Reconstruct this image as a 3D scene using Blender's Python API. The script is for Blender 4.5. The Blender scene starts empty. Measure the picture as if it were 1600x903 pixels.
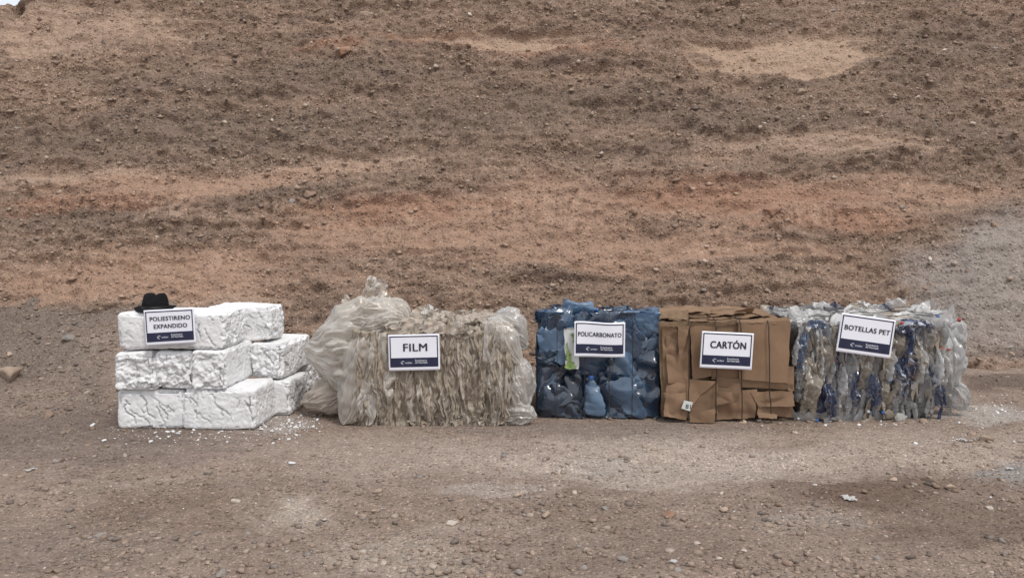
import bpy, math, random
import numpy as np

# ------------------------------------------------------------------ camera, world, sun, exposure
SC = bpy.context.scene
COL = SC.collection
F, CX, CY, H = 1244.0, 800.0, 451.5, 1.60          # focal length and centre in photo pixels, eye height in metres
PITCH = math.atan((CY - 356.0) / F)
cam_d = bpy.data.cameras.new('camera'); cam = bpy.data.objects.new('camera', cam_d); COL.objects.link(cam)
cam_d.sensor_width = 36.0; cam_d.lens = 36.0 * F / 1600.0; cam_d.clip_start = 0.05; cam_d.clip_end = 2000
cam.location = (0, 0, H); cam.rotation_euler = (math.pi / 2 - PITCH, 0, 0)
SC.camera = cam

SUN_EL, SUN_AZ = math.radians(58), math.radians(145)   # azimuth clockwise from +Y: right and behind the camera
world = bpy.data.worlds.new('World'); SC.world = world; world.use_nodes = True
wn, wl = world.node_tree.nodes, world.node_tree.links
wn.clear()
sky = wn.new('ShaderNodeTexSky'); sky.sky_type = 'NISHITA'; sky.sun_disc = False
sky.sun_elevation = SUN_EL; sky.sun_rotation = SUN_AZ; sky.air_density = 1.0; sky.dust_density = 4.0; sky.ozone_density = 1.0
mixc = wn.new('ShaderNodeMix'); mixc.data_type = 'RGBA'
mixc.inputs[0].default_value = 0.78                     # an even overcast over the blue
mixc.inputs[7].default_value = (6.6, 6.75, 7.1, 1)
bgn = wn.new('ShaderNodeBackground'); bgn.inputs[1].default_value = 0.12
wout = wn.new('ShaderNodeOutputWorld')
wl.new(sky.outputs[0], mixc.inputs[6]); wl.new(mixc.outputs[2], bgn.inputs[0]); wl.new(bgn.outputs[0], wout.inputs[0])

sun_d = bpy.data.lights.new('sun', 'SUN'); sun = bpy.data.objects.new('sun', sun_d); COL.objects.link(sun)
sun_d.energy = 1.5; sun_d.angle = math.radians(14); sun_d.color = (1.0, 0.96, 0.90)
sun.rotation_euler = (math.pi / 2 - SUN_EL, 0, math.pi - SUN_AZ)
sun.location = (3, -3, 9)

SC.view_settings.view_transform = 'Standard'; SC.view_settings.look = 'None'
SC.view_settings.gamma = 1.0; SC.view_settings.use_curve_mapping = False
SC.view_settings.exposure = 0.36
SC.render.engine = 'CYCLES'
SC.cycles.use_denoising = True
SC.cycles.max_bounces = 10; SC.cycles.transparent_max_bounces = 24

# ------------------------------------------------------------------ numbers: pixels to places, noise
CP, SP = math.cos(PITCH), math.sin(PITCH)
def ray(px, py):
    a, b = (px - CX) / F, (CY - py) / F
    return np.array([a, CP + b * SP, -SP + b * CP])
def at(px, py, Y):                       # point on the upright plane y = Y
    r = ray(px, py); return np.array([0, 0, H]) + r * (Y / r[1])
def on_ground(px, py):
    r = ray(px, py); return np.array([0, 0, H]) + r * (-H / r[2])
def project(P):
    P = np.asarray(P, float); d = P - np.array([0, 0, H])
    zf = d[:, 1] * CP - d[:, 2] * SP; up = d[:, 1] * SP + d[:, 2] * CP
    return CX + F * d[:, 0] / zf, CY - F * up / zf

def _hash(ix, iy, iz, seed):
    n = (ix * 374761393 + iy * 668265263 + iz * 1442695041 + seed * 974634777) & 0xffffffff
    n = ((n ^ (n >> 13)) * 1274126177) & 0xffffffff
    n = ((n ^ (n >> 15)) * 2246822519) & 0xffffffff
    return n ^ (n >> 16)
def perlin(P, seed=0):
    P = np.asarray(P, float); i = np.floor(P).astype(np.int64); f = P - i
    u = f * f * f * (f * (f * 6 - 15) + 10); tot = np.zeros(len(P))
    for dx in (0, 1):
        wx = u[:, 0] if dx else 1 - u[:, 0]
        for dy in (0, 1):
            wy = u[:, 1] if dy else 1 - u[:, 1]
            for dz in (0, 1):
                wz = u[:, 2] if dz else 1 - u[:, 2]
                h = _hash(i[:, 0] + dx, i[:, 1] + dy, i[:, 2] + dz, seed)
                g = ((h & 1023) / 511.5 - 1) * (f[:, 0] - dx) + (((h >> 10) & 1023) / 511.5 - 1) * (f[:, 1] - dy) + (((h >> 20) & 1023) / 511.5 - 1) * (f[:, 2] - dz)
                tot += wx * wy * wz * g
    return tot * 1.25
def fbm(P, o=4, seed=0, gain=.5, lac=2.03):
    P = np.asarray(P, float); t = np.zeros(len(P)); a = 1.0
    for k in range(o):
        t += a * perlin(P, seed + 17 * k); P = P * lac + 3.7; a *= gain
    return t
def ridged(P, o=3, seed=0, gain=.5):
    P = np.asarray(P, float); t = np.zeros(len(P)); a = 1.0
    for k in range(o):
        t += a * (1 - np.abs(perlin(P, seed + 31 * k)) * 2.2); P = P * 2.07 + 5.1; a *= gain
    return t
def facets(P, freq, seed):
    """broken-chunk relief: every cell is a tilted flat face"""
    Q = P * freq; i0 = np.floor(Q).astype(np.int64); best = np.full(len(Q), 9.); val = np.zeros(len(Q)); second = np.full(len(Q), 9.)
    for dx in (-1, 0, 1):
        for dy in (-1, 0, 1):
            for dz in (-1, 0, 1):
                c3 = i0 + np.array([dx, dy, dz]); h = _hash(c3[:, 0], c3[:, 1], c3[:, 2], seed); h2 = _hash(c3[:, 0], c3[:, 1], c3[:, 2], seed + 7)
                ctr = c3 + np.stack([(h & 1023) / 1023., ((h >> 10) & 1023) / 1023., ((h >> 20) & 1023) / 1023.], 1)
                d = Q - ctr; dd = (d ** 2).sum(1)
                v_ = ((h2 & 1023) / 1023. - .5) + (d[:, 0] * (((h2 >> 10) & 1023) / 511.5 - 1) + d[:, 1] * (((h2 >> 20) & 1023) / 511.5 - 1) + d[:, 2] * (((h >> 5) & 1023) / 511.5 - 1)) * .8
                m = dd < best; second = np.where(m, best, np.minimum(second, dd)); val = np.where(m, v_, val); best = np.where(m, dd, best)
    return val, np.sqrt(second) - np.sqrt(best)
def sstep(a, b, x):
    t = np.clip((x - a) / (b - a), 0, 1); return t * t * (3 - 2 * t)
def xyz(x, y, z=None):
    return np.stack([np.asarray(x, float), np.asarray(y, float), np.zeros(len(x)) if z is None else z + 0 * np.asarray(x, float)], 1)
def lin(c):
    c = np.asarray(c, float) / 255.0
    return np.where(c <= .04045, c / 12.92, ((c + .055) / 1.055) ** 2.4)
def soil(c, k, d=.14):
    g = c @ np.array([.30, .59, .11]); return np.clip((c * (1 - d) + g[:, None] * d) * k, 0, .8)
def crease(V, rng, n, amp, freq):        # crumple: sharp folds across random directions
    for k in range(n):
        d = rng.normal(size=3); d /= np.linalg.norm(d); m = rng.normal(size=3); m /= np.linalg.norm(m)
        s = V @ d * freq * rng.uniform(.6, 1.6) + rng.uniform(0, 10)
        V = V + m * (amp * (np.abs((s % 2) - 1) - .5))[:, None]
    return V

# ------------------------------------------------------------------ objects
WL = {}
def mesh(name, V, Fc, mat=None, smooth=True, col=None):
    V = np.asarray(V, np.float32); me = bpy.data.meshes.new(name)
    if isinstance(Fc, np.ndarray):
        n, k = Fc.shape
        me.vertices.add(len(V)); me.vertices.foreach_set('co', V.ravel())
        me.loops.add(n * k); me.loops.foreach_set('vertex_index', Fc.astype(np.int32).ravel())
        me.polygons.add(n); me.polygons.foreach_set('loop_start', np.arange(0, n * k, k, dtype=np.int32))
        me.update(calc_edges=True); me.validate()
    else:
        me.from_pydata(V.tolist(), [], Fc); me.update()
    if smooth:
        me.polygons.foreach_set('use_smooth', np.ones(len(me.polygons), bool))
        if name in ('jug', 'bottle', 'cardboard_sheet'): me.set_sharp_from_angle(angle=math.radians(32))
    if col is not None:
        a = me.color_attributes.new('Col', 'FLOAT_COLOR', 'POINT')
        c = np.ones((len(V), 4), np.float32); c[:, :np.asarray(col).shape[-1]] = col; a.data.foreach_set('color', c.ravel())
    if mat: me.materials.append(mat)
    return me
def link(name, me, parent=None, loc=(0, 0, 0), rot=(0, 0, 0), scale=(1, 1, 1)):
    o = bpy.data.objects.new(name, me); COL.objects.link(o)
    o.location = loc; o.rotation_euler = rot; o.scale = scale
    if parent: o.parent = parent
    return o
def part(name, V, Fc, mat, parent=None, smooth=True, col=None):      # V in world metres; the parent sits unrotated at WL
    V = np.asarray(V, float)
    base = WL.get(parent.name, np.zeros(3)) if parent else np.zeros(3)
    if parent is None:
        base = np.array([(V[:, 0].min() + V[:, 0].max()) / 2, (V[:, 1].min() + V[:, 1].max()) / 2, V[:, 2].min()])
        o = link(name, mesh(name, V - base, Fc, mat, smooth, col), None, base)
        WL[o.name] = base
    else:
        o = link(name, mesh(name, V - base, Fc, mat, smooth, col), parent)
        WL[o.name] = base
    return o
def thing(name, loc, label, cat, group=None):
    o = bpy.data.objects.new(name, None); COL.objects.link(o); o.location = loc; WL[o.name] = np.array(loc, float)
    o.empty_display_size = .2
    return tag(o, label, cat, group)
def tag(o, label, cat=None, group=None, kind=None):
    o['label'] = label
    if cat: o['category'] = cat
    if group: o['group'] = group
    if kind: o['kind'] = kind
    return o
def grid_faces(nu, nv):                  # vertices ordered [v][u]
    i = np.arange(nu - 1)[None, :] + np.arange(nv - 1)[:, None] * nu
    i = i.ravel(); return np.stack([i, i + 1, i + nu + 1, i + nu], 1)
def tube(P, r, n=6):
    P = np.asarray(P, float); m = len(P); V = []
    for k in range(m):
        t = P[min(k + 1, m - 1)] - P[max(k - 1, 0)]; t = t / (np.linalg.norm(t) + 1e-9)
        a = np.cross(t, [0.31, .2, .93]); a /= np.linalg.norm(a) + 1e-9; b = np.cross(t, a)
        for j in range(n):
            th = 2 * math.pi * j / n; V.append(P[k] + r * (math.cos(th) * a + math.sin(th) * b))
    Fc = [[k * n + j, k * n + (j + 1) % n, (k + 1) * n + (j + 1) % n, (k + 1) * n + j] for k in range(m - 1) for j in range(n)]
    return np.array(V), np.array(Fc)
def lathe(prof, n):                      # prof: list of (r, z)
    th = np.arange(n) * 2 * math.pi / n
    V = np.array([[r * math.cos(t), r * math.sin(t), z] for r, z in prof for t in th])
    Fc = [[k * n + j, k * n + (j + 1) % n, (k + 1) * n + (j + 1) % n, (k + 1) * n + j] for k in range(len(prof) - 1) for j in range(n)]
    return V, np.array(Fc)
def ico(sub):
    import bmesh
    bm = bmesh.new(); bmesh.ops.create_icosphere(bm, subdivisions=sub, radius=1)
    V = np.array([v.co[:] for v in bm.verts]); Fc = np.array([[v.index for v in f.verts] for f in bm.faces]); bm.free()
    return V, Fc

# ------------------------------------------------------------------ materials
def newmat(name):
    m = bpy.data.materials.new(name); m.use_nodes = True; nt = m.node_tree; nt.nodes.clear()
    out = nt.nodes.new('ShaderNodeOutputMaterial'); return m, nt, out
def nd(nt, kind, **kw):
    n = nt.nodes.new(kind)
    for k, v in kw.items():
        if k.startswith('_'): setattr(n, k[1:], v)
        else: n.inputs[k.replace('__', ' ')].default_value = v
    return n
def ramp(nt, src, stops):
    r = nt.nodes.new('ShaderNodeValToRGB'); nt.links.new(src, r.inputs[0])
    e = r.color_ramp.elements
    while len(e) < len(stops): e.new(.5)
    for el, (p, c) in zip(e, stops):
        el.position = p; el.color = (c, c, c, 1) if isinstance(c, (int, float)) else (*c, 1)
    return r.outputs[0]
def mult(nt, a, b, fac=1.0):
    m = nt.nodes.new('ShaderNodeMix'); m.data_type = 'RGBA'; m.blend_type = 'MULTIPLY'; m.inputs[0].default_value = fac
    nt.links.new(a, m.inputs[6]); nt.links.new(b, m.inputs[7]); return m.outputs[2]
def mixrgb(nt, f, a, b):
    m = nt.nodes.new('ShaderNodeMix'); m.data_type = 'RGBA'
    nt.links.new(f, m.inputs[0])
    for s, k in ((a, 6), (b, 7)):
        if isinstance(s, tuple): m.inputs[k].default_value = (*s, 1)
        else: nt.links.new(s, m.inputs[k])
    return m.outputs[2]

def dirt_material(name, gravel=1.0, bdist=.03, s1=38.0, s2=95.0):
    m, nt, out = newmat(name); L = nt.links.new
    tc = nt.nodes.new('ShaderNodeTexCoord').outputs['Object']
    at_ = nd(nt, 'ShaderNodeAttribute', _attribute_name='Col')
    n1 = nd(nt, 'ShaderNodeTexNoise', Scale=9.0, Detail=8.0, Roughness=.68); L(tc, n1.inputs['Vector'])
    n2 = nd(nt, 'ShaderNodeTexNoise', Scale=70.0, Detail=6.0, Roughness=.75); L(tc, n2.inputs['Vector'])
    v1 = nd(nt, 'ShaderNodeTexVoronoi', Scale=s1, Randomness=1.0); L(tc, v1.inputs['Vector'])
    v2 = nd(nt, 'ShaderNodeTexVoronoi', Scale=s2, Randomness=1.0); L(tc, v2.inputs['Vector'])
    c = mult(nt, at_.outputs['Color'], ramp(nt, n1.outputs[0], [(.28, .82), (.5, 1.0), (.75, 1.18)]))
    c = mult(nt, c, ramp(nt, n2.outputs[0], [(.28, .74), (.5, 1.0), (.74, 1.3)]))
    # grit: pale cells are grains, dark ones stand for stones and painted-in undershadows
    for v, lo, hi, fac in ((v1, .48, 1.85, .9 * gravel), (v2, .42, 2.0, .9 * gravel)):
        sep = nt.nodes.new('ShaderNodeSeparateColor'); L(v.outputs['Color'], sep.inputs[0])
        tone = ramp(nt, sep.outputs[0], [(.0, lo), (.26, .92), (.66, 1.0), (.95, hi)])
        core = ramp(nt, v.outputs['Distance'], [(.30, 1.0), (.48, 0.0)])
        f = nt.nodes.new('ShaderNodeMath'); f.operation = 'MULTIPLY'; L(core, f.inputs[0]); fa_ = nt.nodes.new('ShaderNodeMath'); fa_.operation = 'MULTIPLY'; L(at_.outputs['Alpha'], fa_.inputs[0]); fa_.inputs[1].default_value = fac; L(fa_.outputs[0], f.inputs[1])
        mm = nt.nodes.new('ShaderNodeMix'); mm.data_type = 'RGBA'; mm.blend_type = 'MULTIPLY'
        L(f.outputs[0], mm.inputs[0]); L(c, mm.inputs[6]); L(tone, mm.inputs[7]); c = mm.outputs[2]
    b = nt.nodes.new('ShaderNodeBsdfPrincipled'); L(c, b.inputs['Base Color'])
    b.inputs['Roughness'].default_value = .95; b.inputs['Specular IOR Level'].default_value = .15
    add = nt.nodes.new('ShaderNodeMath'); add.operation = 'MULTIPLY_ADD'
    L(n2.outputs[0], add.inputs[0]); add.inputs[1].default_value = .55
    inv = ramp(nt, v1.outputs['Distance'], [(.05, .8), (.45, 0.0)]); L(inv, add.inputs[2])
    bp = nd(nt, 'ShaderNodeBump', Strength=.9, Distance=bdist); L(add.outputs[0], bp.inputs['Height'])
    L(bp.outputs[0], b.inputs['Normal']); L(b.outputs[0], out.inputs[0])
    return m

def solid(name, col, rough=.6, spec=.3, var=.15, scale=20, bump=.3, bdist=.004, attr=False, rand=0.0, metal=0.0, bscale=None):
    m, nt, out = newmat(name); L = nt.links.new
    tc = nt.nodes.new('ShaderNodeTexCoord').outputs['Object']
    n = nd(nt, 'ShaderNodeTexNoise', Scale=scale, Detail=6.0, Roughness=.65); L(tc, n.inputs['Vector'])
    if attr: src = nd(nt, 'ShaderNodeAttribute', _attribute_name='Col').outputs['Color']
    else:
        rgb = nt.nodes.new('ShaderNodeRGB'); rgb.outputs[0].default_value = (*col, 1); src = rgb.outputs[0]
    c = mult(nt, src, ramp(nt, n.outputs[0], [(.28, 1 - var), (.72, 1 + var)]))
    if rand:
        oi = nt.nodes.new('ShaderNodeObjectInfo')
        c = mult(nt, c, ramp(nt, oi.outputs['Random'], [(0, 1 - rand), (1, 1 + rand)]))
    b = nt.nodes.new('ShaderNodeBsdfPrincipled'); L(c, b.inputs['Base Color'])
    b.inputs['Roughness'].default_value = rough; b.inputs['Specular IOR Level'].default_value = spec; b.inputs['Metallic'].default_value = metal
    n2 = nd(nt, 'ShaderNodeTexNoise', Scale=bscale or scale * 4, Detail=5.0, Roughness=.7); L(tc, n2.inputs['Vector'])
    bp = nd(nt, 'ShaderNodeBump', Strength=bump, Distance=bdist); L(n2.outputs[0], bp.inputs['Height'])
    L(bp.outputs[0], b.inputs['Normal']); L(b.outputs[0], out.inputs[0])
    return m

def plastic(name, cols, clear=.4, gloss=.25, rough=.2, trans=.35, bscale=40, bump=.5, tint=None, bdist=.006, stretch=1.0, cvar=.7):
    """thin plastic sheet: some light passes straight, some is scattered through, the rest is pale diffuse with a sheen"""
    m, nt, out = newmat(name); L = nt.links.new
    tc = nt.nodes.new('ShaderNodeTexCoord').outputs['Object']
    oi = nt.nodes.new('ShaderNodeObjectInfo')
    stops = [(i / max(1, len(cols) - 1), c) for i, c in enumerate(cols)]
    n0 = nd(nt, 'ShaderNodeTexNoise', Scale=7.0, Detail=4.0, Roughness=.6); L(tc, n0.inputs['Vector'])
    s = nt.nodes.new('ShaderNodeMath'); s.operation = 'MULTIPLY_ADD'; L(n0.outputs[0], s.inputs[0]); s.inputs[1].default_value = cvar
    a = nt.nodes.new('ShaderNodeMath'); a.operation = 'MULTIPLY_ADD'; L(oi.outputs['Random'], a.inputs[0]); a.inputs[1].default_value = 1.6 - cvar; a.inputs[2].default_value = -.3
    L(a.outputs[0], s.inputs[2]); s.use_clamp = True
    c = ramp(nt, s.outputs[0], stops)
    n2 = nd(nt, 'ShaderNodeTexNoise', Scale=bscale, Detail=3.0, Roughness=.6, Distortion=1.2); n2.noise_type = 'RIDGED_MULTIFRACTAL'
    mp = nt.nodes.new('ShaderNodeMapping'); mp.inputs['Scale'].default_value = (1, 1, stretch); L(tc, mp.inputs['Vector']); L(mp.outputs[0], n2.inputs['Vector'])
    bp = nd(nt, 'ShaderNodeBump', Strength=bump, Distance=bdist); L(n2.outputs[0], bp.inputs['Height'])
    df = nt.nodes.new('ShaderNodeBsdfDiffuse'); tl = nt.nodes.new('ShaderNodeBsdfTranslucent')
    gl = nt.nodes.new('ShaderNodeBsdfGlossy'); gl.inputs['Roughness'].default_value = rough
    tr = nt.nodes.new('ShaderNodeBsdfTransparent')
    if tint: tr.inputs[0].default_value = (*tint, 1)
    for x in (df, tl): L(c, x.inputs['Color']); L(bp.outputs[0], x.inputs['Normal'])
    L(bp.outputs[0], gl.inputs['Normal'])
    def mixs(f, a, b):
        k = nt.nodes.new('ShaderNodeMixShader')
        if isinstance(f, (int, float)): k.inputs[0].default_value = f
        else: L(f, k.inputs[0])
        L(a, k.inputs[1]); L(b, k.inputs[2]); return k.outputs[0]
    body = mixs(trans, df.outputs[0], tl.outputs[0])
    lw = nd(nt, 'ShaderNodeLayerWeight', Blend=.5); pw = nt.nodes.new('ShaderNodeMath'); pw.operation = 'MULTIPLY_ADD'; pw.use_clamp = True
    L(lw.outputs['Facing'], pw.inputs[0]); pw.inputs[1].default_value = -clear * .9; pw.inputs[2].default_value = clear * 1.25
    body = mixs(pw.outputs[0], body, tr.outputs[0])
    fr = nd(nt, 'ShaderNodeFresnel', IOR=1.5); L(bp.outputs[0], fr.inputs['Normal'])
    fm = nt.nodes.new('ShaderNodeMath'); fm.operation = 'MULTIPLY_ADD'; fm.use_clamp = True
    L(fr.outputs[0], fm.inputs[0]); fm.inputs[1].default_value = gloss * 2; fm.inputs[2].default_value = gloss * .12
    L(mixs(fm.outputs[0], body, gl.outputs[0]), out.inputs[0])
    return m

M = {}
M['slope'] = dirt_material('slope_earth', 1.0, .03, 23.0, 50.0)
M['ground'] = dirt_material('ground_earth', .9, .016, 34.0, 85.0)
M['pebble'] = solid('pebble_stone', (.3, .25, .2), .9, .2, .22, 40, .5, .004, attr=True)
M['eps'] = solid('expanded_polystyrene', (.77, .77, .775), .85, .2, .05, 14, .8, .006, bscale=130)
M['film'] = plastic('dusty_film', [(.38, .31, .24), (.60, .51, .42), (.52, .46, .40), (.72, .64, .55)], .25, .2, .34, .3, 10, .25, stretch=.4, cvar=.5)
M['filmcore'] = plastic('pressed_film', [(.27, .225, .175), (.42, .365, .30), (.38, .35, .31)], .0, .1, .45, .1, 18, .7, stretch=.3)  # grey-brown pressed film, toned darker so gaps between strips look shaded
M['filmbag'] = plastic('loose_film', [(.83, .75, .66), (.88, .83, .76), (.86, .83, .79)], .48, .26, .24, .36, 9, .25, tint=(.98, .96, .92), stretch=.6)
M['filmwhite'] = plastic('loose_white_film', [(.84, .80, .75), (.88, .86, .84)], .52, .3, .22, .36, 9, .3, stretch=.6)
M['jug'] = plastic('blue_polycarbonate', [(.028, .05, .085), (.06, .115, .20), (.18, .32, .50), (.045, .08, .135), (.11, .20, .33), (.05, .085, .14)], .42, .5, .2, .3, 4, .2, tint=(.50, .68, .90), cvar=.25)
M['juglight'] = plastic('pale_blue_polycarbonate', [(.13, .24, .40), (.21, .34, .50)], .30, .4, .26, .3, 4, .25, tint=(.6, .74, .9), cvar=.25)
M['pet'] = plastic('clear_pet', [(.34, .34, .335), (.50, .49, .48), (.42, .42, .435), (.58, .575, .57)], .50, .22, .28, .35, 14, .5)
M['petdirty'] = plastic('dusty_pet', [(.42, .36, .28), (.58, .51, .42)], .34, .2, .3, .35, 14, .6)
M['petblue'] = plastic('blue_pet', [(.025, .032, .07), (.04, .058, .135), (.12, .19, .30)], .34, .25, .26, .3, 14, .6, tint=(.45, .55, .85))
M['petwhite'] = plastic('white_plastic', [(.64, .63, .61), (.76, .76, .75)], .2, .25, .3, .3, 14, .6)
M['petfilm'] = plastic('clear_wrap', [(.68, .68, .67), (.76, .76, .75)], .52, .25, .26, .4, 12, .7, stretch=.5)
M['darkplastic'] = solid('shade_toned_plastic', (.05, .065, .085), .5, .4, .5, 14, 1.0, .02, bscale=25)  # inner crushed plastic, coloured near black so gaps between jugs look shaded
M['greyplastic'] = solid('pressed_plastic', (.20, .19, .18), .5, .4, .6, 25, 1.0, .02, bscale=40)
M['card'] = solid('corrugated_cardboard', (.222, .143, .090), .85, .2, .16, 3.5, .5, .006, rand=.09, bscale=18)
M['carddark'] = solid('weathered_cardboard', (.20, .135, .085), .9, .15, .25, 14, .8, .008, rand=.2, bscale=40)
M['wire'] = solid('rusted_wire', (.055, .042, .034), .6, .4, .3, 60, .3, .001, metal=.3)
M['capblue'] = solid('blue_cap', (.04, .12, .36), .35, .5, .1, 20, .1)
M['capred'] = solid('red_cap', (.36, .05, .04), .35, .5, .1, 20, .1)
M['capwhite'] = solid('white_cap', (.7, .7, .7), .35, .5, .1, 20, .1)
M['paper'] = solid('laminated_paper', (.78, .79, .86), .35, .4, .02, 8, .08, .003, bscale=6)
M['navy'] = solid('navy_print', (.018, .022, .055), .35, .4, .35, 9, .05, .002, bscale=6)
M['ink'] = solid('dark_ink', (.02, .022, .035), .4, .4, .05, 9, .02)
M['whiteprint'] = solid('white_print', (.70, .72, .78), .4, .4, .03, 9, .02)
M['felt'] = solid('black_felt', (.009, .009, .010), .95, .15, .2, 60, .5, .002, bscale=300)
M['band'] = solid('black_ribbon', (.005, .005, .006), .55, .3, .1, 60, .2, .001)
M['labelwhite'] = solid('white_label', (.62, .64, .62), .45, .4, .08, 12, .1)
M['labelgreen'] = solid('green_print', (.22, .33, .10), .45, .4, .4, 30, .1)
M['wood'] = solid('weathered_wood', (.30, .22, .15), .85, .2, .2, 12, .4)

# ------------------------------------------------------------------ ground
def axis(a, b, step, far, n):
    mid = np.arange(a, b + 1e-6, step); k = np.linspace(0, 1, n + 1)[1:] ** 2.4
    return np.concatenate([(a - far * k)[::-1], mid, b + far * k])
def ground_h(x, y):
    P = xyz(x, y)
    h = .05 * fbm(P * .45, 3, 5) + .022 * fbm(P * 2.2, 4, 9) + .010 * fbm(P * 9, 4, 21, .6)
    h = h + .006 * np.maximum(0, ridged(P * 16, 2, 33) - .7)
    bale = sstep(5.3, 6.1, y) * (1 - sstep(7.9, 8.4, y)) * sstep(-3.6, -3.2, x) * (1 - sstep(3.9, 4.4, x))
    h = h * (1 - .75 * bale)
    talus = (.66 + .20 * fbm(P * np.array([1.6, .5, 1]), 4, 4, .6)) * sstep(7.3, 9.6, y + .55 * fbm(P * 1.1, 3, 3)) * (1 - sstep(-4.4, -3.0, x))
    rut = -.03 * np.exp(-((y - 5.2 - .12 * np.sin(x * .8)) / .22) ** 2) - .025 * np.exp(-((y - 4.3 + .1 * np.sin(x * .6 + 1)) / .2) ** 2)
    return h + talus * (1 - sstep(12, 20, y)) + rut * (1 - sstep(8, 14, np.abs(x)))
gx = axis(-8.5, 8.5, .028, 260, 26); gy = axis(2.6, 10.2, .028, 260, 26)
X, Y = [a.ravel() for a in np.meshgrid(gx, gy)]
GZ = ground_h(X, Y)
GU, GV = project(np.stack([X, np.maximum(Y, 1.2), 0 * X], 1))
def blob(U, V, cx, cy, rx, ry, seed, soft=.6, rough=.55):
    w = fbm(xyz(U / rx * 1.6, V / ry * 1.6), 4, seed)
    d = np.sqrt(((U - cx) / rx) ** 2 + ((V - cy) / ry) ** 2) + rough * w
    return 1 - sstep(1 - soft, 1 + soft * .3, d)
def over(c, f, rgb):
    return c * (1 - f[:, None]) + lin(rgb) * f[:, None]
P2 = xyz(X, Y)
c = np.tile(lin((148, 124, 106)), (len(X), 1))
c = over(c, .6 * sstep(-.1, .6, fbm(P2 * .8, 4, 71)), (128, 105, 87))
c = over(c, .7 * sstep(.05, .6, fbm(P2 * 1.7, 4, 72)), (158, 136, 118))
for (cx, cy, rx, ry, a, rgb) in [
        (60, 540, 300, 130, .9, (121, 104, 90)), (120, 690, 240, 55, .75, (118, 100, 88)), (330, 690, 160, 32, .6, (122, 105, 93)),
        (640, 705, 420, 34, .8, (160, 138, 121)), (1060, 722, 360, 48, .95, (170, 150, 133)), (930, 672, 300, 14, .6, (132, 116, 103)),
        (1450, 700, 230, 38, .9, (164, 142, 124)), (440, 800, 90, 32, .9, (170, 152, 134)), (640, 868, 190, 46, .85, (164, 144, 126)),
        (770, 765, 110, 18, .7, (166, 150, 135)), (950, 722, 70, 14, .6, (158, 146, 134)), (300, 800, 170, 42, .6, (126, 101, 80)),
        (620, 790, 140, 28, .4, (130, 105, 84)), (1350, 768, 190, 34, 1.0, (116, 92, 74)), (1180, 795, 160, 22, .3, (128, 106, 88)),
        (1500, 820, 200, 50, .8, (120, 98, 80)), (1585, 738, 70, 22, .9, (146, 140, 134)), (1290, 810, 90, 16, .5, (152, 138, 124)),
        (1540, 650, 110, 16, .75, (176, 166, 156)), (1560, 600, 90, 14, .9, (112, 92, 77)), (900, 870, 260, 40, .4, (132, 110, 92)),
        (100, 860, 220, 40, .5, (132, 112, 96)), (1270, 745, 60, 10, .5, (178, 156, 136)), (430, 660, 90, 18, .5, (176, 168, 160))]:
    c = over(c, a * blob(GU, GV, cx, cy, rx, ry, int(cx + cy)) * (Y > 1.5), rgb)
KG = .93
ground_me = mesh('ground', np.stack([X, Y, GZ], 1), grid_faces(len(gx), len(gy)), M['ground'], True, soil(c, KG, .30))
g = link('ground', ground_me); tag(g, 'bare dusty brown dirt yard with gravel and pale patches', 'ground', kind='structure')
GC = soil(c, KG, .30).reshape(len(gy), len(gx), 3)
def ground_col(x, y):
    return GC[np.clip(np.searchsorted(gy, y), 0, len(gy) - 1), np.clip(np.searchsorted(gx, x), 0, len(gx) - 1)]
def gh(x, y): return float(ground_h(np.array([x]), np.array([y]))[0])
def ground_at(px, py):
    """where the sight line through a photo pixel meets the uneven ground"""
    r = ray(px, py); t = np.linspace(2.5, 14, 700); p = np.array([0, 0, H]) + t[:, None] * r
    d = p[:, 2] - ground_h(p[:, 0], p[:, 1]); k = np.argmax(d < 0) if (d < 0).any() else len(t) - 1
    return p[k]

# ------------------------------------------------------------------ the cut slope behind
TH = math.radians(52.0); ct, st = math.cos(TH), math.sin(TH); Z0, Y0 = -.35, 8.95
sx = axis(-10.2, 10.2, .0225, 60, 14); stt = np.concatenate([np.arange(0, 9.3, .0225), 9.3 + 30 * np.linspace(0, 1, 24)[1:] ** 1.6])
SX, ST = [a.ravel() for a in np.meshgrid(sx, stt)]
mean = np.stack([SX, Y0 + ct * ST, Z0 + st * ST], 1)
SU, SV = project(mean)                              # photo coordinates of the mean plane, only to look places up
PS = xyz(SX, ST)
def tooth(u, v, cx, cy, w, h, n, lean, seed):       # excavator tooth marks: parallel scrapes running down the face
    a = (u - cx) + lean * (v - cy); a = a + 7 * perlin(xyz(a * .045, v * .006), seed) ; k = np.abs(((a / w * n + .35 * np.sin(a * .11 + seed)) % 1) - .5) * 2
    m = (1 - sstep(.75, 1.0, np.abs(a) / (w / 2))) * (1 - sstep(.6, 1.0, np.abs(v - cy) / (h / 2) + 1.1 * np.abs(perlin(xyz(a * .07, v * .012), seed + 3))))
    return m * (1 - sstep(.35, .65, k))
SV0 = SV
SV = SV + .05 * (SU - 430) * (1 - sstep(700, 1000, SU)) - .03 * (SU - 1250) * sstep(900, 1150, SU) * sstep(150, 240, SV) + 16 * fbm(xyz(SU * .0045, SV * .002), 3, 121)   # layers dip and wander
teeth = sum(tooth(SU, SV, *a) for a in [
    (120, 408, 150, 60, 8, .22, 1), (235, 405, 120, 75, 6, .3, 2), (270, 312, 80, 75, 4, .4, 3), (350, 400, 70, 60, 4, .3, 4),
    (770, 345, 110, 70, 7, .05, 5), (880, 340, 130, 75, 8, .08, 6), (1130, 385, 110, 60, 5, -.1, 7), (640, 360, 90, 50, 5, .15, 8),
    (1260, 350, 70, 50, 4, -.1, 9)])
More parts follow.
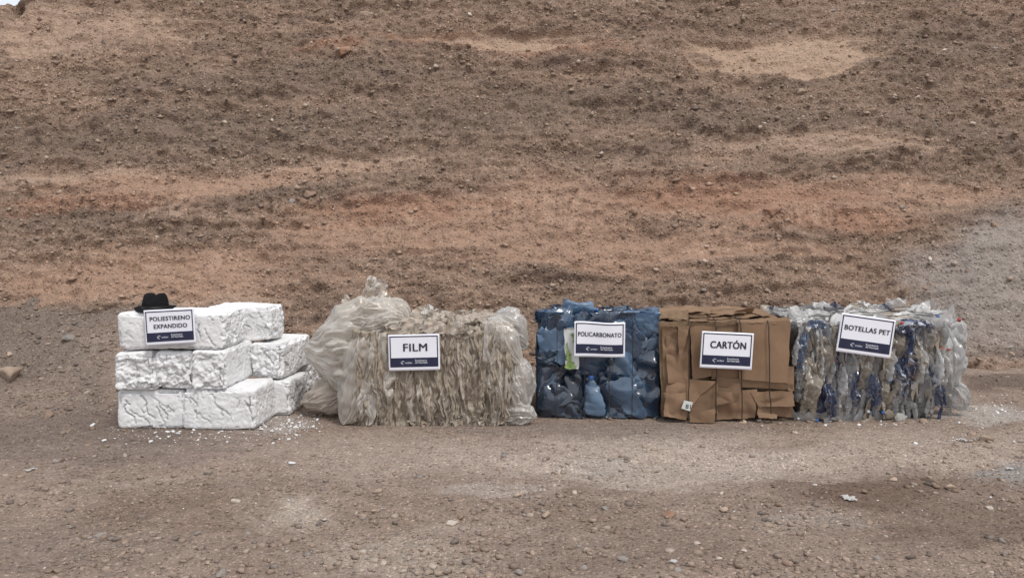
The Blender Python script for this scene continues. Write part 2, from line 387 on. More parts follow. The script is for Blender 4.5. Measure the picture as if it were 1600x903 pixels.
pink = np.maximum.reduce([blob(SU, SV, *a) for a in [
    (230, 425, 330, 50, 11), (640, 375, 260, 48, 12), (860, 345, 220, 60, 13), (1180, 330, 330, 40, 14), (1000, 395, 320, 30, 15),
    (300, 285, 260, 24, 16), (1420, 300, 160, 22, 17), (880, 415, 250, 26, 18)]])
red = np.maximum.reduce([blob(SU, SV, *a) for a in [
    (1150, 318, 230, 30, 21), (640, 345, 180, 24, 22), (150, 310, 160, 20, 23), (860, 85, 140, 16, 24), (1300, 355, 160, 22, 25), (720, 78, 140, 14, 26), (520, 92, 60, 10, 27)]])
dark = np.maximum.reduce([blob(SU, SV, *a) for a in [
    (250, 205, 420, 56, 31), (620, 205, 420, 36, 32), (130, 335, 170, 18, 33), (1350, 200, 400, 50, 34), (1480, 90, 200, 50, 35), (950, 165, 300, 40, 36), (420, 310, 170, 14, 37), (480, 130, 300, 30, 38)]])
lens = np.maximum.reduce([blob(SU, SV, 1240, 86, 165, 34, 41, .3, .45), blob(SU, SV, 790, 78, 165, 14, 42, .4, .4)])
tan = np.maximum.reduce([blob(SU, SV, *a) for a in [(110, 40, 200, 46, 43), (270, 458, 200, 26, 44), (150, 268, 200, 16, 45), (1300, 226, 240, 18, 46), (480, 275, 260, 14, 47)]])
grey = blob(SU, SV, 1560, 455, 165, 125, 48, .4, .25)
tal = blob(SU, SV, 60, 500, 230, 50, 49, .7, .9)
SV = SV0
smooth_zone = np.clip(np.maximum.reduce([.8 * lens, .6 * grey, .55 * pink, .5 * tan]), 0, 1)
strata = SV + .045 * SU * (SU < 900) - 0.0 * SU
# relief
big = .16 * fbm(PS * np.array([.35, .5, 1]), 3, 81) + .07 * fbm(PS * np.array([.9, 1.6, 1]), 3, 82)
led = .055 * ridged(np.stack([SX * .45, ST * 2.3 - SX * .06, 0 * SX], 1), 3, 83) + .03 * ridged(np.stack([SX * 1.4, ST * 5.5 - SX * .15, 0 * SX], 1), 2, 84)
lump = fbm(PS * np.array([2.8, 4.2, 1]), 3, 85, .55)
fine = fbm(PS * np.array([6, 9, 1]), 2, 86, .6)
grit = np.maximum(0, perlin(PS * 13, 87) - .12)
hdis = big + led * (1 - .7 * smooth_zone) + .05 * lump * (1 - .45 * smooth_zone) + .030 * fine * (1 - .6 * smooth_zone) + .055 * grit * (1 - .75 * smooth_zone)
hdis += .045 * np.maximum(0, ridged(PS * np.array([2.2, 4.0, 1]), 3, 89) - .95) * (1 - smooth_zone)
# clods: broken angular lumps, thick in some patches and thin in others
wp = PS * np.array([.8, 1.15, 1]) + .05 * np.stack([fbm(PS * 5, 2, 93), fbm(PS * 5 + 9, 2, 94), 0 * SX], 1)
cm = sstep(-.25, .45, fbm(PS * np.array([.7, 1.6, 1]), 3, 95)); cm = (.35 + .65 * cm) * (1 - .8 * smooth_zone)
for fq, am, sd in ((2.4, .036, 96), (5.0, .032, 97), (9.0, .028, 98), (14.0, .022, 99)):
    f_, e_ = facets(wp, fq, sd); pk = sstep(-.1, .3, f_); hdis += am * cm * (f_ * .75 + .3 * pk)
hdis -= .020 * np.clip(teeth, 0, 1)
hdis -= .05 * np.exp(-((SV - 208 + 3 * np.sin(SU * .03)) / 5) ** 2) * sstep(890, 930, SU) * (1 - sstep(1080, 1110, SU))
# ledges: firmer layers that stand out and break off sharply underneath
jit = 5 * fbm(xyz(SU * .03, 0 * SU), 3, 101) + 3 * perlin(xyz(SU * .12, SV * .05), 102)
for k_, (u0, u1, v0, v1, am) in enumerate([(190, 490, 366, 356, .12), (0, 170, 300, 288, .10), (470, 650, 330, 322, .10), (420, 620, 392, 384, .07), (940, 1110, 292, 284, .12), (1090, 1310, 300, 276, .10),
        (1290, 1440, 268, 258, .10), (1170, 1270, 350, 344, .08), (990, 1100, 348, 352, .07), (590, 780, 402, 396, .08), (1170, 1350, 416, 404, .08), (-40, 70, 470, 462, .08), (40, 310, 384, 370, .08),
        (1390, 1640, 254, 236, .10), (300, 640, 158, 142, .06), (30, 130, 108, 98, .06), (700, 900, 230, 224, .06), (1000, 1190, 218, 206, .08), (650, 930, 108, 100, .05), (1080, 1400, 128, 118, .06), (500, 860, 300, 290, .06), (780, 1000, 440, 436, .08), (1080, 1300, 455, 450, .08), (470, 700, 455, 450, .07)]):
    w_ = sstep(u0 - 25, u0 + 40, SU) * (1 - sstep(u1 - 40, u1 + 25, SU)); dv = SV - (v0 + (v1 - v0) * (SU - u0) / (u1 - u0)) - jit
    hdis += am * w_ * (.35 + .9 * sstep(-.3, .4, perlin(xyz(SU * .035, 0 * SU), 110 + k_))) * np.exp(np.minimum(dv, 0) / 16) * (1 - sstep(0, 3.5, dv)) * (1 - .5 * smooth_zone)
hdis -= .06 * lens                                                        # scooped hollows
hdis += .25 * sstep(1380, 1560, SU) * sstep(250, 420, SV)                 # the pale foot at the right stands proud
hdis -= .45 * np.exp(-((SU - 31) / 7) ** 2 - ((SV - 18) / 9) ** 2)        # the hole under the crest
edge = sstep(9.3, 9.0, ST) if False else 1.0
crest = np.clip(5.28 + .72 * (SX + 7.95) + .12 * fbm(xyz(SX * 2.5, 0 * SX), 3, 90), 2.2, 7.4)
tm = (crest - Z0) / st; tc_ = np.minimum(ST, tm); back = np.maximum(0, ST - tm)
hd = hdis * np.where(back > 0, np.exp(-back * 2), 1.0)
SP_ = np.stack([SX, Y0 + ct * tc_ - st * hd + back, Z0 + st * tc_ + ct * hd - .12 * back], 1)
c = np.tile(lin((124, 103, 87)), (len(SX), 1))
c = over(c, sstep(-.3, .5, fbm(np.stack([SX * .5, ST * 1.6 - SX * .05, 0 * SX], 1), 4, 91)), (138, 114, 96))
c = over(c, .8 * sstep(.1, .6, fbm(np.stack([SX * .8, ST * 3.2 - SX * .1, 0 * SX], 1), 4, 92)), (112, 93, 81))
c = over(c, .72 * dark, (112, 95, 82)); c = over(c, .85 * tan, (158, 132, 112))
c = over(c, .85 * pink, (154, 123, 102)); c = over(c, .6 * red, (146, 108, 86)); c = over(c, .92 * lens, (164, 138, 116))
c = over(c, .95 * grey, (140, 129, 121)); c = over(c, .9 * tal, (121, 104, 90))
c = over(c, .5 * np.clip(teeth, 0, 1), (168, 138, 116))
KS = 1.16
slope = link('slope', mesh('slope', SP_, grid_faces(len(sx), len(stt)), M['slope'], True, np.concatenate([soil(c, KS), (1 - .85 * smooth_zone)[:, None]], 1)))
tag(slope, 'tall cut earth bank with brown, pink and grey layers behind the bales', 'slope', kind='structure')
SG = SP_.reshape(len(stt), len(sx), 3); SCg = soil(c, KS).reshape(len(stt), len(sx), 3); SMg = smooth_zone.reshape(len(stt), len(sx))
def slope_pt(x, t):
    i = int(np.clip(np.searchsorted(stt, t), 1, len(stt) - 2)); j = int(np.clip(np.searchsorted(sx, x), 1, len(sx) - 2))
    return SG[i, j], SCg[i, j], SMg[i, j]
def slope_uv(px, py):
    r = ray(px, py); n = np.array([0, -st, ct]); o = np.array([0, Y0, Z0]) - np.array([0, 0, H])
    p = np.array([0, 0, H]) + r * (o @ n) / (r @ n); return p[0], (p[1] - Y0) / ct

# ------------------------------------------------------------------ stones
rng = np.random.default_rng(7); random.seed(7)
I1, I1F = ico(1); I2, I2F = ico(2); I3, I3F = ico(3)
def stone_shape(seed, base, Fb, flat=.6):
    r = np.random.default_rng(seed); V = base * (1 + .22 * fbm(base * 1.3, 2, seed))[:, None]
    for k in range(11):                             # chop flat faces
        d = r.normal(size=3); d /= np.linalg.norm(d); lim = r.uniform(.38, .75); s = V @ d
        V = V - np.outer(np.maximum(0, s - lim), d)
    return V * np.array([1, r.uniform(.65, .95), flat * r.uniform(.8, 1.2)])
TONES = {'tan': (158, 140, 124), 'brown': (134, 114, 100), 'grey': (136, 130, 125), 'dark': (88, 82, 79), 'pale': (178, 168, 157), 'reddish': (142, 110, 92)}
def stone_mesh(seed, tone, flat=.6, big=False):
    b, Fb = (I3, I3F) if big else (I2, I2F)
    V = stone_shape(seed, b, Fb, flat); V = V + (.12 if big else .05) * V * fbm(V * 3.5, 3, seed + 1, .6)[:, None]
    r = np.random.default_rng(seed); cc = lin(np.array(TONES[tone]) * r.uniform(.92, 1.08)) * 1.1
    dusty = sstep(-.1, .5, fbm(V * 2, 3, seed + 5))[:, None] * .4
    return mesh('stone', V, Fb, M['pebble'], False, cc * (1 - dusty) + lin((150, 130, 114)) * 1.05 * dusty)

# pebbles and grit as joined sheets of small stones
def scatter(name, pos, size, cols, up, seed):
    r = np.random.default_rng(seed); nv = len(POOL[0]); n = len(pos)
    pick = r.integers(0, len(POOL), n); V = np.stack(POOL)[pick]
    a = r.uniform(0, 6.283, n); ca, sa = np.cos(a), np.sin(a); q = r.uniform(-.5, .5, n); cq, sq = np.cos(q), np.sin(q)
    x, y, z = V[..., 0], V[..., 1], V[..., 2]
    x, y = x * ca[:, None] - y * sa[:, None], x * sa[:, None] + y * ca[:, None]
    y, z = y * cq[:, None] - z * sq[:, None], y * sq[:, None] + z * cq[:, None]
    V = np.stack([x, y, z], -1) * size[:, None, None] + pos[:, None, :]
    Fc = (OCTF if nv == 6 else CUBF)[None] + (np.arange(n) * nv)[:, None, None]
    o = link(name, mesh(name, V.reshape(-1, 3), Fc.reshape(-1, 3), M['pebble'], False, np.repeat(cols, nv, 0)))
    return o
OCT = np.array([(1, 0, 0), (-1, 0, 0), (0, 1, 0), (0, -1, 0), (0, 0, 1), (0, 0, -1)], float)
OCTF = np.array([(0, 2, 4), (2, 1, 4), (1, 3, 4), (3, 0, 4), (2, 0, 5), (1, 2, 5), (3, 1, 5), (0, 3, 5)])
CUB = np.array([(x_, y_, z_) for x_ in (-1, 1) for y_ in (-1, 1) for z_ in (-1, 1)], float)
CUBF = np.array([(0, 1, 3), (0, 3, 2), (4, 6, 7), (4, 7, 5), (0, 4, 5), (0, 5, 1), (2, 3, 7), (2, 7, 6), (0, 2, 6), (0, 6, 4), (1, 5, 7), (1, 7, 3)])
rp = np.random.default_rng(12)
P_CUB = [(CUB * rp.uniform(.45, .9, (8, 1)) + rp.normal(0, .12, (8, 3))) * np.array([1, .8, .55]) for k in range(16)]
P_OCT = [(OCT * rp.uniform(.75, 1.25, (6, 1)) + rp.normal(0, .22, (6, 3))) * np.array([1, .85, .65]) for k in range(16)]
POOL = P_CUB
PAL = np.array([lin(q) for q in ((182, 170, 156), (164, 146, 130), (150, 130, 114), (136, 118, 104), (126, 119, 114), (100, 94, 91), (78, 74, 74))])
def pebble_cols(basecol, n, r):
    p = PAL[r.choice(len(PAL), n, p=[.12, .22, .26, .22, .11, .05, .02])] * (1 + r.normal(0, .10, (n, 1))) * 1.12
    w = r.uniform(.3, .8, n)[:, None]; return np.clip(basecol * w + p * (1 - w), .01, .75)
N = 22000
yy = 1.0 / rng.uniform(1 / 10.0, 1 / 3.2, N); xx = rng.uniform(-1, 1, N) * (yy * .72 + .3)
clump = fbm(xyz(xx * 1.1, yy * 1.1), 3, 55); keep = (clump * 1.6 + rng.normal(0, .3, N)) > .02; xx, yy = xx[keep], yy[keep]; N = len(xx)
ss = np.minimum(.0050 * (1 - rng.random(N)) ** -.5, .026)
tx_ = rng.uniform(-7.5, -3.3, 5000); ty_ = rng.uniform(6.6, 9.9, 5000); xx = np.concatenate([xx, tx_]); yy = np.concatenate([yy, ty_]); ss = np.concatenate([ss, np.minimum(.008 * (1 - rng.random(5000)) ** -.45, .035)]); N = len(xx)
zz = ground_h(xx, yy) + ss * .14
gc = ground_col(xx, yy)
o = scatter('gravel', np.stack([xx, yy, zz], 1), ss, pebble_cols(gc, N, rng) * .95, None, 1)
tag(o, 'fine gravel and small pebbles strewn over the dirt yard', 'gravel', kind='stuff')
POOL = P_OCT
N = 32000
xx = rng.uniform(-9.6, 9.6, N); tt = rng.uniform(.3, 8.6, N)
ii = np.clip(np.searchsorted(stt, tt), 0, len(stt) - 1); jj = np.clip(np.searchsorted(sx, xx), 0, len(sx) - 1)
keep = (rng.random(N) > .9 * SMg[ii, jj]) & (fbm(xyz(xx * .8, tt * 1.6), 3, 56) * 1.5 + rng.normal(0, .3, N) > -.1)
ii, jj = ii[keep], jj[keep]; N = len(ii); ss = np.minimum(.010 * (1 - rng.random(N)) ** -.44, .050)
o = scatter('slope_gravel', SG[ii, jj] + np.array([0, -st, ct]) * (ss * .25)[:, None], ss, pebble_cols(SCg[ii, jj], N, rng) * 1.1, None, 2)
tag(o, 'small stones and grit stuck in the earth bank', 'gravel', kind='stuff')

POOL = P_CUB
# stones one can pick out in the bank: pieces of the slope
S_ST = [(572, 31, 30, 'tan'), (159, 69, 16, 'dark'), (487, 78, 9, 'pale'), (127, 150, 12, 'tan'), (121, 161, 15, 'tan'), (154, 165, 14, 'tan'), (166, 166, 11, 'brown'),
    (25, 198, 15, 'grey'), (287, 159, 16, 'brown'), (350, 63, 13, 'tan'), (537, 94, 28, 'reddish'), (505, 286, 14, 'tan'), (459, 328, 15, 'grey'), (487, 316, 26, 'brown'),
    (282, 357, 32, 'brown'), (615, 359, 13, 'tan'), (425, 192, 8, 'pale'), (727, 210, 8, 'pale'), (725, 154, 11, 'brown'), (735, 40, 10, 'pale'), (790, 15, 15, 'brown'),
    (250, 382, 11, 'pale'), (107, 375, 15, 'brown'), (50, 287, 26, 'brown'), (320, 146, 9, 'dark'), (220, 148, 9, 'tan'), (705, 37, 18, 'brown'), (575, 427, 9, 'pale'),
    (10, 87, 11, 'dark'), (377, 39, 12, 'dark'), (985, 223, 19, 'tan'), (1250, 146, 26, 'tan'), (1190, 203, 9, 'pale'), (1337, 159, 15, 'tan'), (1395, 156, 10, 'pale'),
    (1432, 153, 11, 'pale'), (1360, 136, 9, 'tan'), (1550, 84, 13, 'grey'), (1467, 90, 10, 'pale'), (1580, 70, 13, 'grey'), (1565, 59, 13, 'tan'), (1145, 47, 9, 'dark'),
    (1087, 31, 13, 'brown'), (1295, 27, 15, 'grey'), (1167, 23, 13, 'tan'), (1202, 41, 9, 'pale'), (980, 281, 14, 'dark'), (931, 291, 10, 'dark'), 
    (1350, 261, 24, 'brown'), (1437, 266, 13, 'dark'), (1402, 334, 13, 'grey'), (972, 369, 19, 'brown'), (1200, 342, 32, 'reddish'), (1545, 372, 32, 'brown'),
    (1595, 442, 13, 'grey'), (1447, 416, 13, 'pale'), (817, 205, 9, 'tan'), (1250, 191, 8, 'pale'), (1313, 465, 16, 'brown'), (1438, 461, 13, 'brown'), (1445, 452, 12, 'brown'),
    (1434, 448, 10, 'grey'), (1302, 469, 13, 'brown'), (1400, 448, 11, 'brown'), (1556, 560, 18, 'grey'), (1565, 572, 14, 'tan'), (1580, 565, 12, 'grey'), (1592, 568, 14, 'grey'),
    (1585, 530, 12, 'grey'), (1490, 440, 10, 'grey'), (1498, 442, 12, 'brown'), (1528, 440, 10, 'grey'), (300, 160, 12, 'tan'), (205, 170, 9, 'tan'), (560, 68, 12, 'grey'),
    (1408, 85, 10, 'tan'), (1290, 92, 8, 'brown'), (640, 12, 10, 'tan'), (860, 22, 10, 'grey'), (940, 30, 9, 'tan'), (1000, 15, 9, 'brown'), (90, 20, 10, 'brown'),
    (60, 340, 10, 'grey'), (420, 345, 12, 'brown'), (560, 330, 12, 'brown'), (1050, 300, 16, 'brown'), (1500, 240, 14, 'brown'), (1560, 300, 16, 'brown'), (700, 420, 11, 'brown'),
    (820, 440, 12, 'brown'), (1010, 430, 12, 'brown'), (1120, 440, 10, 'tan'), (1240, 430, 12, 'brown'), (480, 440, 12, 'brown'), (370, 130, 10, 'dark'), (1460, 200, 10, 'grey')]
SM = {}
for k, (px, py, w, tone) in enumerate(S_ST):
    x, t = slope_uv(px, py); p, cc, sm = slope_pt(x, t)
    key = (tone, k % 3, w > 20)
    if key not in SM: SM[key] = stone_mesh(300 + k, tone, .55, w > 20)
    s = w * p[1] / F / 2 * 1.05
    link('stone', SM[key], slope, p - np.array([0, -st, ct]) * s * .12, (TH * .6 + random.uniform(-.3, .3), random.uniform(-.3, .3), random.uniform(-.5, .5)), (s, s * .9, s))

# loose stones on the yard: each a thing
G_ST = [(16, 588, 40, 'tan'), (108, 532, 22, 'grey'), (76, 541, 9, 'tan'), (15, 556, 10, 'tan'), (87, 722, 14, 'grey'), (76, 651, 22, 'brown'), (104, 617, 10, 'tan'), (326, 740, 14, 'grey'), (370, 785, 15, 'pale'), (154, 839, 19, 'grey'),
    (592, 772, 14, 'tan'), (586, 800, 11, 'tan'), (707, 819, 18, 'pale'), (506, 812, 10, 'pale'), (387, 834, 11, 'grey'), (555, 859, 11, 'brown'), (720, 811, 15, 'brown'), (347, 899, 20, 'grey'),
    (597, 843, 12, 'tan'), (407, 696, 10, 'tan'), (140, 842, 10, 'grey'), (110, 826, 10, 'grey'), (782, 840, 14, 'brown'), (500, 820, 12, 'dark'), (310, 834, 12, 'grey'), (305, 857, 10, 'tan'),
    (1517, 680, 19, 'tan'), (1541, 689, 19, 'tan'), (1485, 762, 16, 'tan'), (1450, 751, 18, 'tan'), (1462, 762, 14, 'brown'), (1442, 661, 16, 'tan'), (975, 876, 17, 'grey'), (1059, 891, 16, 'grey'),
    (912, 889, 17, 'grey'), (1232, 883, 19, 'brown'), (922, 869, 13, 'tan'), (1565, 847, 15, 'grey'), (1202, 815, 14, 'grey'), (945, 795, 12, 'grey'), (855, 807, 20, 'tan'), (848, 800, 11, 'grey'),
    (1130, 799, 15, 'tan'), (1045, 807, 18, 'reddish'), (810, 775, 15, 'tan'), (810, 896, 15, 'grey'), (905, 854, 11, 'grey'), (1162, 861, 11, 'pale'), (1122, 873, 10, 'pale'), (1185, 850, 10, 'grey'),
    (1370, 872, 15, 'grey'), (1282, 875, 11, 'tan'), (1322, 876, 13, 'tan'), (833, 867, 12, 'tan'), (1545, 794, 11, 'pale'), (1350, 770, 12, 'brown'), (1127, 772, 10, 'pale'), (952, 656, 9, 'brown'), (1160, 661, 11, 'tan'),
    (1395, 750, 11, 'tan'), (820, 807, 11, 'grey'), (1300, 850, 10, 'brown'), (1090, 850, 11, 'pale'), (880, 798, 13, 'brown'), (1190, 667, 8, 'pale')]
ZX = [(330, 'the white blocks'), (480, 'the stack gap'), (835, 'the film bale'), (1030, 'the blue bale'), (1240, 'the cardboard bale'), (1511, 'the bottle bale'), (9999, 'the right end')]
zones = {}
for s in G_ST:
    nm = next(n for b, n in ZX if s[0] < b)
    where = 'left of the white blocks' if s[0] < 177 and s[1] < 700 else ('lying against the foot of ' + nm if s[1] < 668 else ('a short way in front of ' + nm if s[1] < 780 else ('in the foreground below ' + nm if s[1] < 848 else 'at the bottom edge below ' + nm)))
    zones.setdefault(where, []).append(s)
ORD = ['first', 'second', 'third', 'fourth', 'fifth', 'sixth', 'seventh', 'eighth', 'ninth', 'tenth']
LOOSE = {}
k = 0
for where, lst in zones.items():
    lst.sort()
    for i, (px, py, w, tone) in enumerate(lst):
        p = ground_at(px, py); k += 1; key = (tone, k % 3, w > 17)
        if key not in LOOSE: LOOSE[key] = stone_mesh(700 + k, tone, .6, w > 17)
        s = w * p[1] / F / 2 * 1.35
        o = link('stone', LOOSE[key], None, (p[0], p[1], gh(p[0], p[1]) + s * .16), (random.uniform(-.2, .2), random.uniform(-.2, .2), random.uniform(0, 6)), (s, s, s * .9))
        tn = {'dark': 'dark grey', 'pale': 'pale'}.get(tone, tone)
        tag(o, f'{tn} stone {where}' + (f', {ORD[i]} from the left' if len(lst) > 1 else ''), 'stone', 'loose stones on the yard')
#PART2
# ------------------------------------------------------------------ polystyrene blocks
def box_surface(sx_, sy_, sz_, res):
    """closed box of even quads, corners welded: returns unit-free points, faces and face normals per vertex"""
    nx, ny, nz = [max(2, int(round(s / res))) for s in (sx_, sy_, sz_)]
    idx = {}; V = []; Fc = []
    def vid(i, j, k):
        key = (i, j, k)
        if key not in idx: idx[key] = len(V); V.append((i / nx - .5, j / ny - .5, k / nz))
        return idx[key]
    for i in range(nx):
        for j in range(ny):
            Fc.append((vid(i, j, 0), vid(i, j + 1, 0), vid(i + 1, j + 1, 0), vid(i + 1, j, 0)))
            Fc.append((vid(i, j, nz), vid(i + 1, j, nz), vid(i + 1, j + 1, nz), vid(i, j + 1, nz)))
    for i in range(nx):
        for k in range(nz):
            Fc.append((vid(i, 0, k), vid(i + 1, 0, k), vid(i + 1, 0, k + 1), vid(i, 0, k + 1)))
            Fc.append((vid(i, ny, k), vid(i, ny, k + 1), vid(i + 1, ny, k + 1), vid(i + 1, ny, k)))
    for j in range(ny):
        for k in range(nz):
            Fc.append((vid(0, j, k), vid(0, j, k + 1), vid(0, j + 1, k + 1), vid(0, j + 1, k)))
            Fc.append((vid(nx, j, k), vid(nx, j + 1, k), vid(nx, j + 1, k + 1), vid(nx, j, k + 1)))
    return np.array(V) * np.array([sx_, sy_, sz_]), np.array(Fc)
def round_box(P, s, r):
    """pull a box surface onto a rounded box; returns points and outward normals"""
    hx, hy, hz = s[0] / 2, s[1] / 2, s[2] / 2
    Q = P - np.array([0, 0, hz]); lim = np.array([hx - r, hy - r, hz - r])
    C = np.clip(Q, -lim, lim); d = Q - C; n = d / (np.linalg.norm(d, axis=1)[:, None] + 1e-9)
    return C + n * r + np.array([0, 0, hz]), n
def walk(r, x0, z0, ang, length, step=.02, wob=.5):
    pts = [(x0, z0)]; a = ang
    for k in range(int(length / step)):
        a = ang + wob * r.normal() * .8
        pts.append((pts[-1][0] + step * math.cos(a), pts[-1][1] + step * math.sin(a)))
    return np.array(pts)
def seg_dist(px_, pz_, pts):
    d = np.full(len(px_), 9.)
    for (ax, az), (bx, bz) in zip(pts[:-1], pts[1:]):
        ux, uz = bx - ax, bz - az; L2 = ux * ux + uz * uz + 1e-9
        t = np.clip(((px_ - ax) * ux + (pz_ - az) * uz) / L2, 0, 1)
        d = np.minimum(d, np.hypot(px_ - ax - t * ux, pz_ - az - t * uz))
    return d
def eps_block(label, x0, x1, y0, y1, z0, z1, seed, rough_front=.0, rough_right=.0, cracks=8, side_cracks=4, rotz=0.0, ang=-1.1, rad=.032):
    s = (x1 - x0, y1 - y0, z1 - z0); r = np.random.default_rng(seed)
    P, Fc = box_surface(*s, .0080); P, n = round_box(P, s, rad)
    front = sstep(.5, .9, -n[:, 1]); right = sstep(.5, .9, n[:, 0])
    off = np.array([seed * 3.1, seed * 1.7, 0])
    rough = .07 + rough_front * front + rough_right * right
    wp = P + off + .02 * np.stack([fbm(P * 14 + 5 * k, 2, seed + 40 + k) for k in range(3)], 1)
    f1, e1 = facets(wp, 8.0, seed); f2, e2 = facets(wp, 19.0, seed + 1); f3, e3 = facets(wp, 42.0, seed + 2)
    disp = .016 * fbm(P * 2.6 + off, 3, seed) + rough * (.014 * f1 + .010 * f2 + .007 * f3 + .012 * fbm((P + off) * 5, 3, seed + 1) - .010 * (1 - sstep(0, .12, e1)))
    disp += .0022 * f3 + .0016 * fbm((P + off) * 60, 2, seed + 3)
    chip = np.maximum(0, fbm((P + off) * 4.5, 4, seed + 4, .6) - .10)                # chipped edges
    corner = (np.abs(n).max(1) < .97)
    disp -= .16 * chip * (corner * .8 + .03)
    for (face, u, num, w) in ((front, P[:, 0], cracks, s[0]), (right, P[:, 1], side_cracks, s[1])):
        for k in range(num):
            pts = walk(r, r.uniform(-.5, .5) * w, s[2] * r.uniform(.45, 1.0), ang + r.normal() * .25, r.uniform(.05, .24), .016, .75)
            d = seg_dist(u, P[:, 2], pts); wd = r.uniform(.004, .0065) * (1 if k % 4 else 1.3)
            disp -= face * r.uniform(.009, .024) * (1 - sstep(wd * .4, wd, d))
    V = P + n * disp[:, None]
    ca, sa = math.cos(rotz), math.sin(rotz)
    V = np.stack([V[:, 0] * ca - V[:, 1] * sa, V[:, 0] * sa + V[:, 1] * ca, V[:, 2]], 1)
    V[:, 2] = np.maximum(V[:, 2], 0)
    V += np.array([(x0 + x1) / 2, (y0 + y1) / 2, z0])
    return tag(part('polystyrene_block', V, Fc, M['eps'], None, False), label, 'foam block', 'stacked blocks of expanded polystyrene')
def X_(px, Yd): return at(px, 580, Yd)[0]
YB = 6.22
zA, zB = .318, .63                                                            # tops of the two lower rows
eps_block('long cracked white foam block, bottom row, left end of the stack', X_(177, YB), X_(283, YB), YB + .02, YB + .62, 0, zA, 11, .1, .2, 12, 2, .02, -1.0)
eps_block('cracked white foam block, bottom row, middle, with leaning vertical cracks', X_(282, YB), X_(399, YB), YB - .01, YB + .50, 0, zA + .015, 12, .1, .4, 14, 2, -.02, -1.15)
eps_block('low white foam block, bottom row, right, set back behind the cracked one', X_(419, 6.75), X_(457, 6.75), 6.70, 7.2, 0, zA - .02, 13, .05, .6, 4, 3, -.06)
eps_block('rearmost white foam block, bottom row, beside the film bale', X_(462, 7.35), X_(489, 7.35), 7.32, 7.9, 0, .42, 14, .5, .7, 2, 2, -.05)
eps_block('broken rough white foam block, middle row, leftmost', X_(178, YB), X_(243, YB), YB - .02, YB + .62, zA, zB - .01, 15, 1.3, .2, 2, 2, .03, rad=.045)
eps_block('broken rough white foam block, middle row, second from left', X_(243, YB), X_(304, YB), YB - .01, YB + .63, zA + .012, zB, 16, 1.4, .2, 2, 2, -.02, rad=.045)
eps_block('white foam block, middle row, with smooth right side and rough front', X_(303, YB), X_(357, YB), YB - .03, YB + .66, zA + .012, zB + .012, 17, 1.0, .15, 2, 7, -.03, rad=.03)
eps_block('white foam block, middle row, rightmost, tilted rough front', X_(396, 6.74), X_(450, 6.74), 6.72, 7.42, zA - .005, zB - .012, 18, 1.1, .3, 2, 7, -.10, rad=.04)
BA = eps_block('long white foam block, top row, carrying hat and sign', X_(186, YB), X_(353, YB), YB + .0, YB + .50, zB + .012, .93, 19, .12, .8, 10, 2, -.015, -.95)
eps_block('white foam block, top row, behind the one with the sign', X_(330, 6.82), X_(429, 6.82), 6.76, 7.14, zB + .0,   .93, 20, .3, .6, 5, 3, -.03, -1.0)

# crumbs
def chip_mesh(seed):
    V = stone_shape(seed, I2, I2F, .55); V = V * (1 + .25 * fbm(V * 3, 2, seed))[:, None]
    return mesh('polystyrene_chip', V, I2F, M['eps'], False)
CH = [chip_mesh(900 + k) for k in range(4)]
def chips(lst, where):
    for i, (px, py, w) in enumerate(lst):
        p = ground_at(px, py); s = w * p[1] / F / 2
        o = link('polystyrene_chip', CH[i % 4], None, (p[0], p[1], gh(p[0], p[1]) + s * .3), (random.uniform(-.2, .2), random.uniform(-.2, .2), random.uniform(0, 6)), (s, s * .8, s * .7))
        tag(o, f'small white foam chip {where}' + (f', {ORD[i]} from the left' if len(lst) > 1 else ''), 'foam chip', 'foam chips on the ground')
chips([(146, 666, 15), (163, 690, 11), (180, 686, 7)], 'left of the white stack')
chips([(242, 677, 9), (262, 676, 11), (281, 675, 8), (303, 673, 9), (346, 675, 8), (360, 676, 7), (409, 672, 12), (425, 675, 11)], 'along the foot of the white stack')
chips([(457, 727, 15)], 'alone on dirt in front of the film bale')
chips([(393, 602, 16)], 'wedged on the bottom row of white blocks') if False else None
n = 340
cxy = np.concatenate([np.stack([rng.normal(455, 26, n // 2), rng.normal(662, 9, n // 2)], 1), np.stack([rng.uniform(165, 470, n // 3), rng.normal(681, 8, n // 3)], 1),
                      np.stack([rng.normal(1560, 40, n // 4), rng.normal(640, 10, n // 4)], 1), np.stack([rng.uniform(1240, 1510, n // 8), rng.normal(664, 3, n // 8)], 1),
                      np.stack([rng.normal(1500, 30, n // 20), rng.normal(692, 5, n // 20)], 1), np.stack([rng.uniform(250, 1600, n // 7), rng.uniform(670, 800, n // 7)], 1)])
gp = np.array([on_ground(a, max(b, 600)) for a, b in cxy]); gp[:, 2] = ground_h(gp[:, 0], gp[:, 1]) + .003
sz = np.minimum(.0036 * (1 - rng.random(len(gp))) ** -.5, .017)
crumb = scatter('white_crumbs', gp, sz, np.full((len(gp), 3), .78), None, 3)
tag(crumb, 'tiny white foam and plastic crumbs scattered around the bales', 'crumbs', kind='stuff')

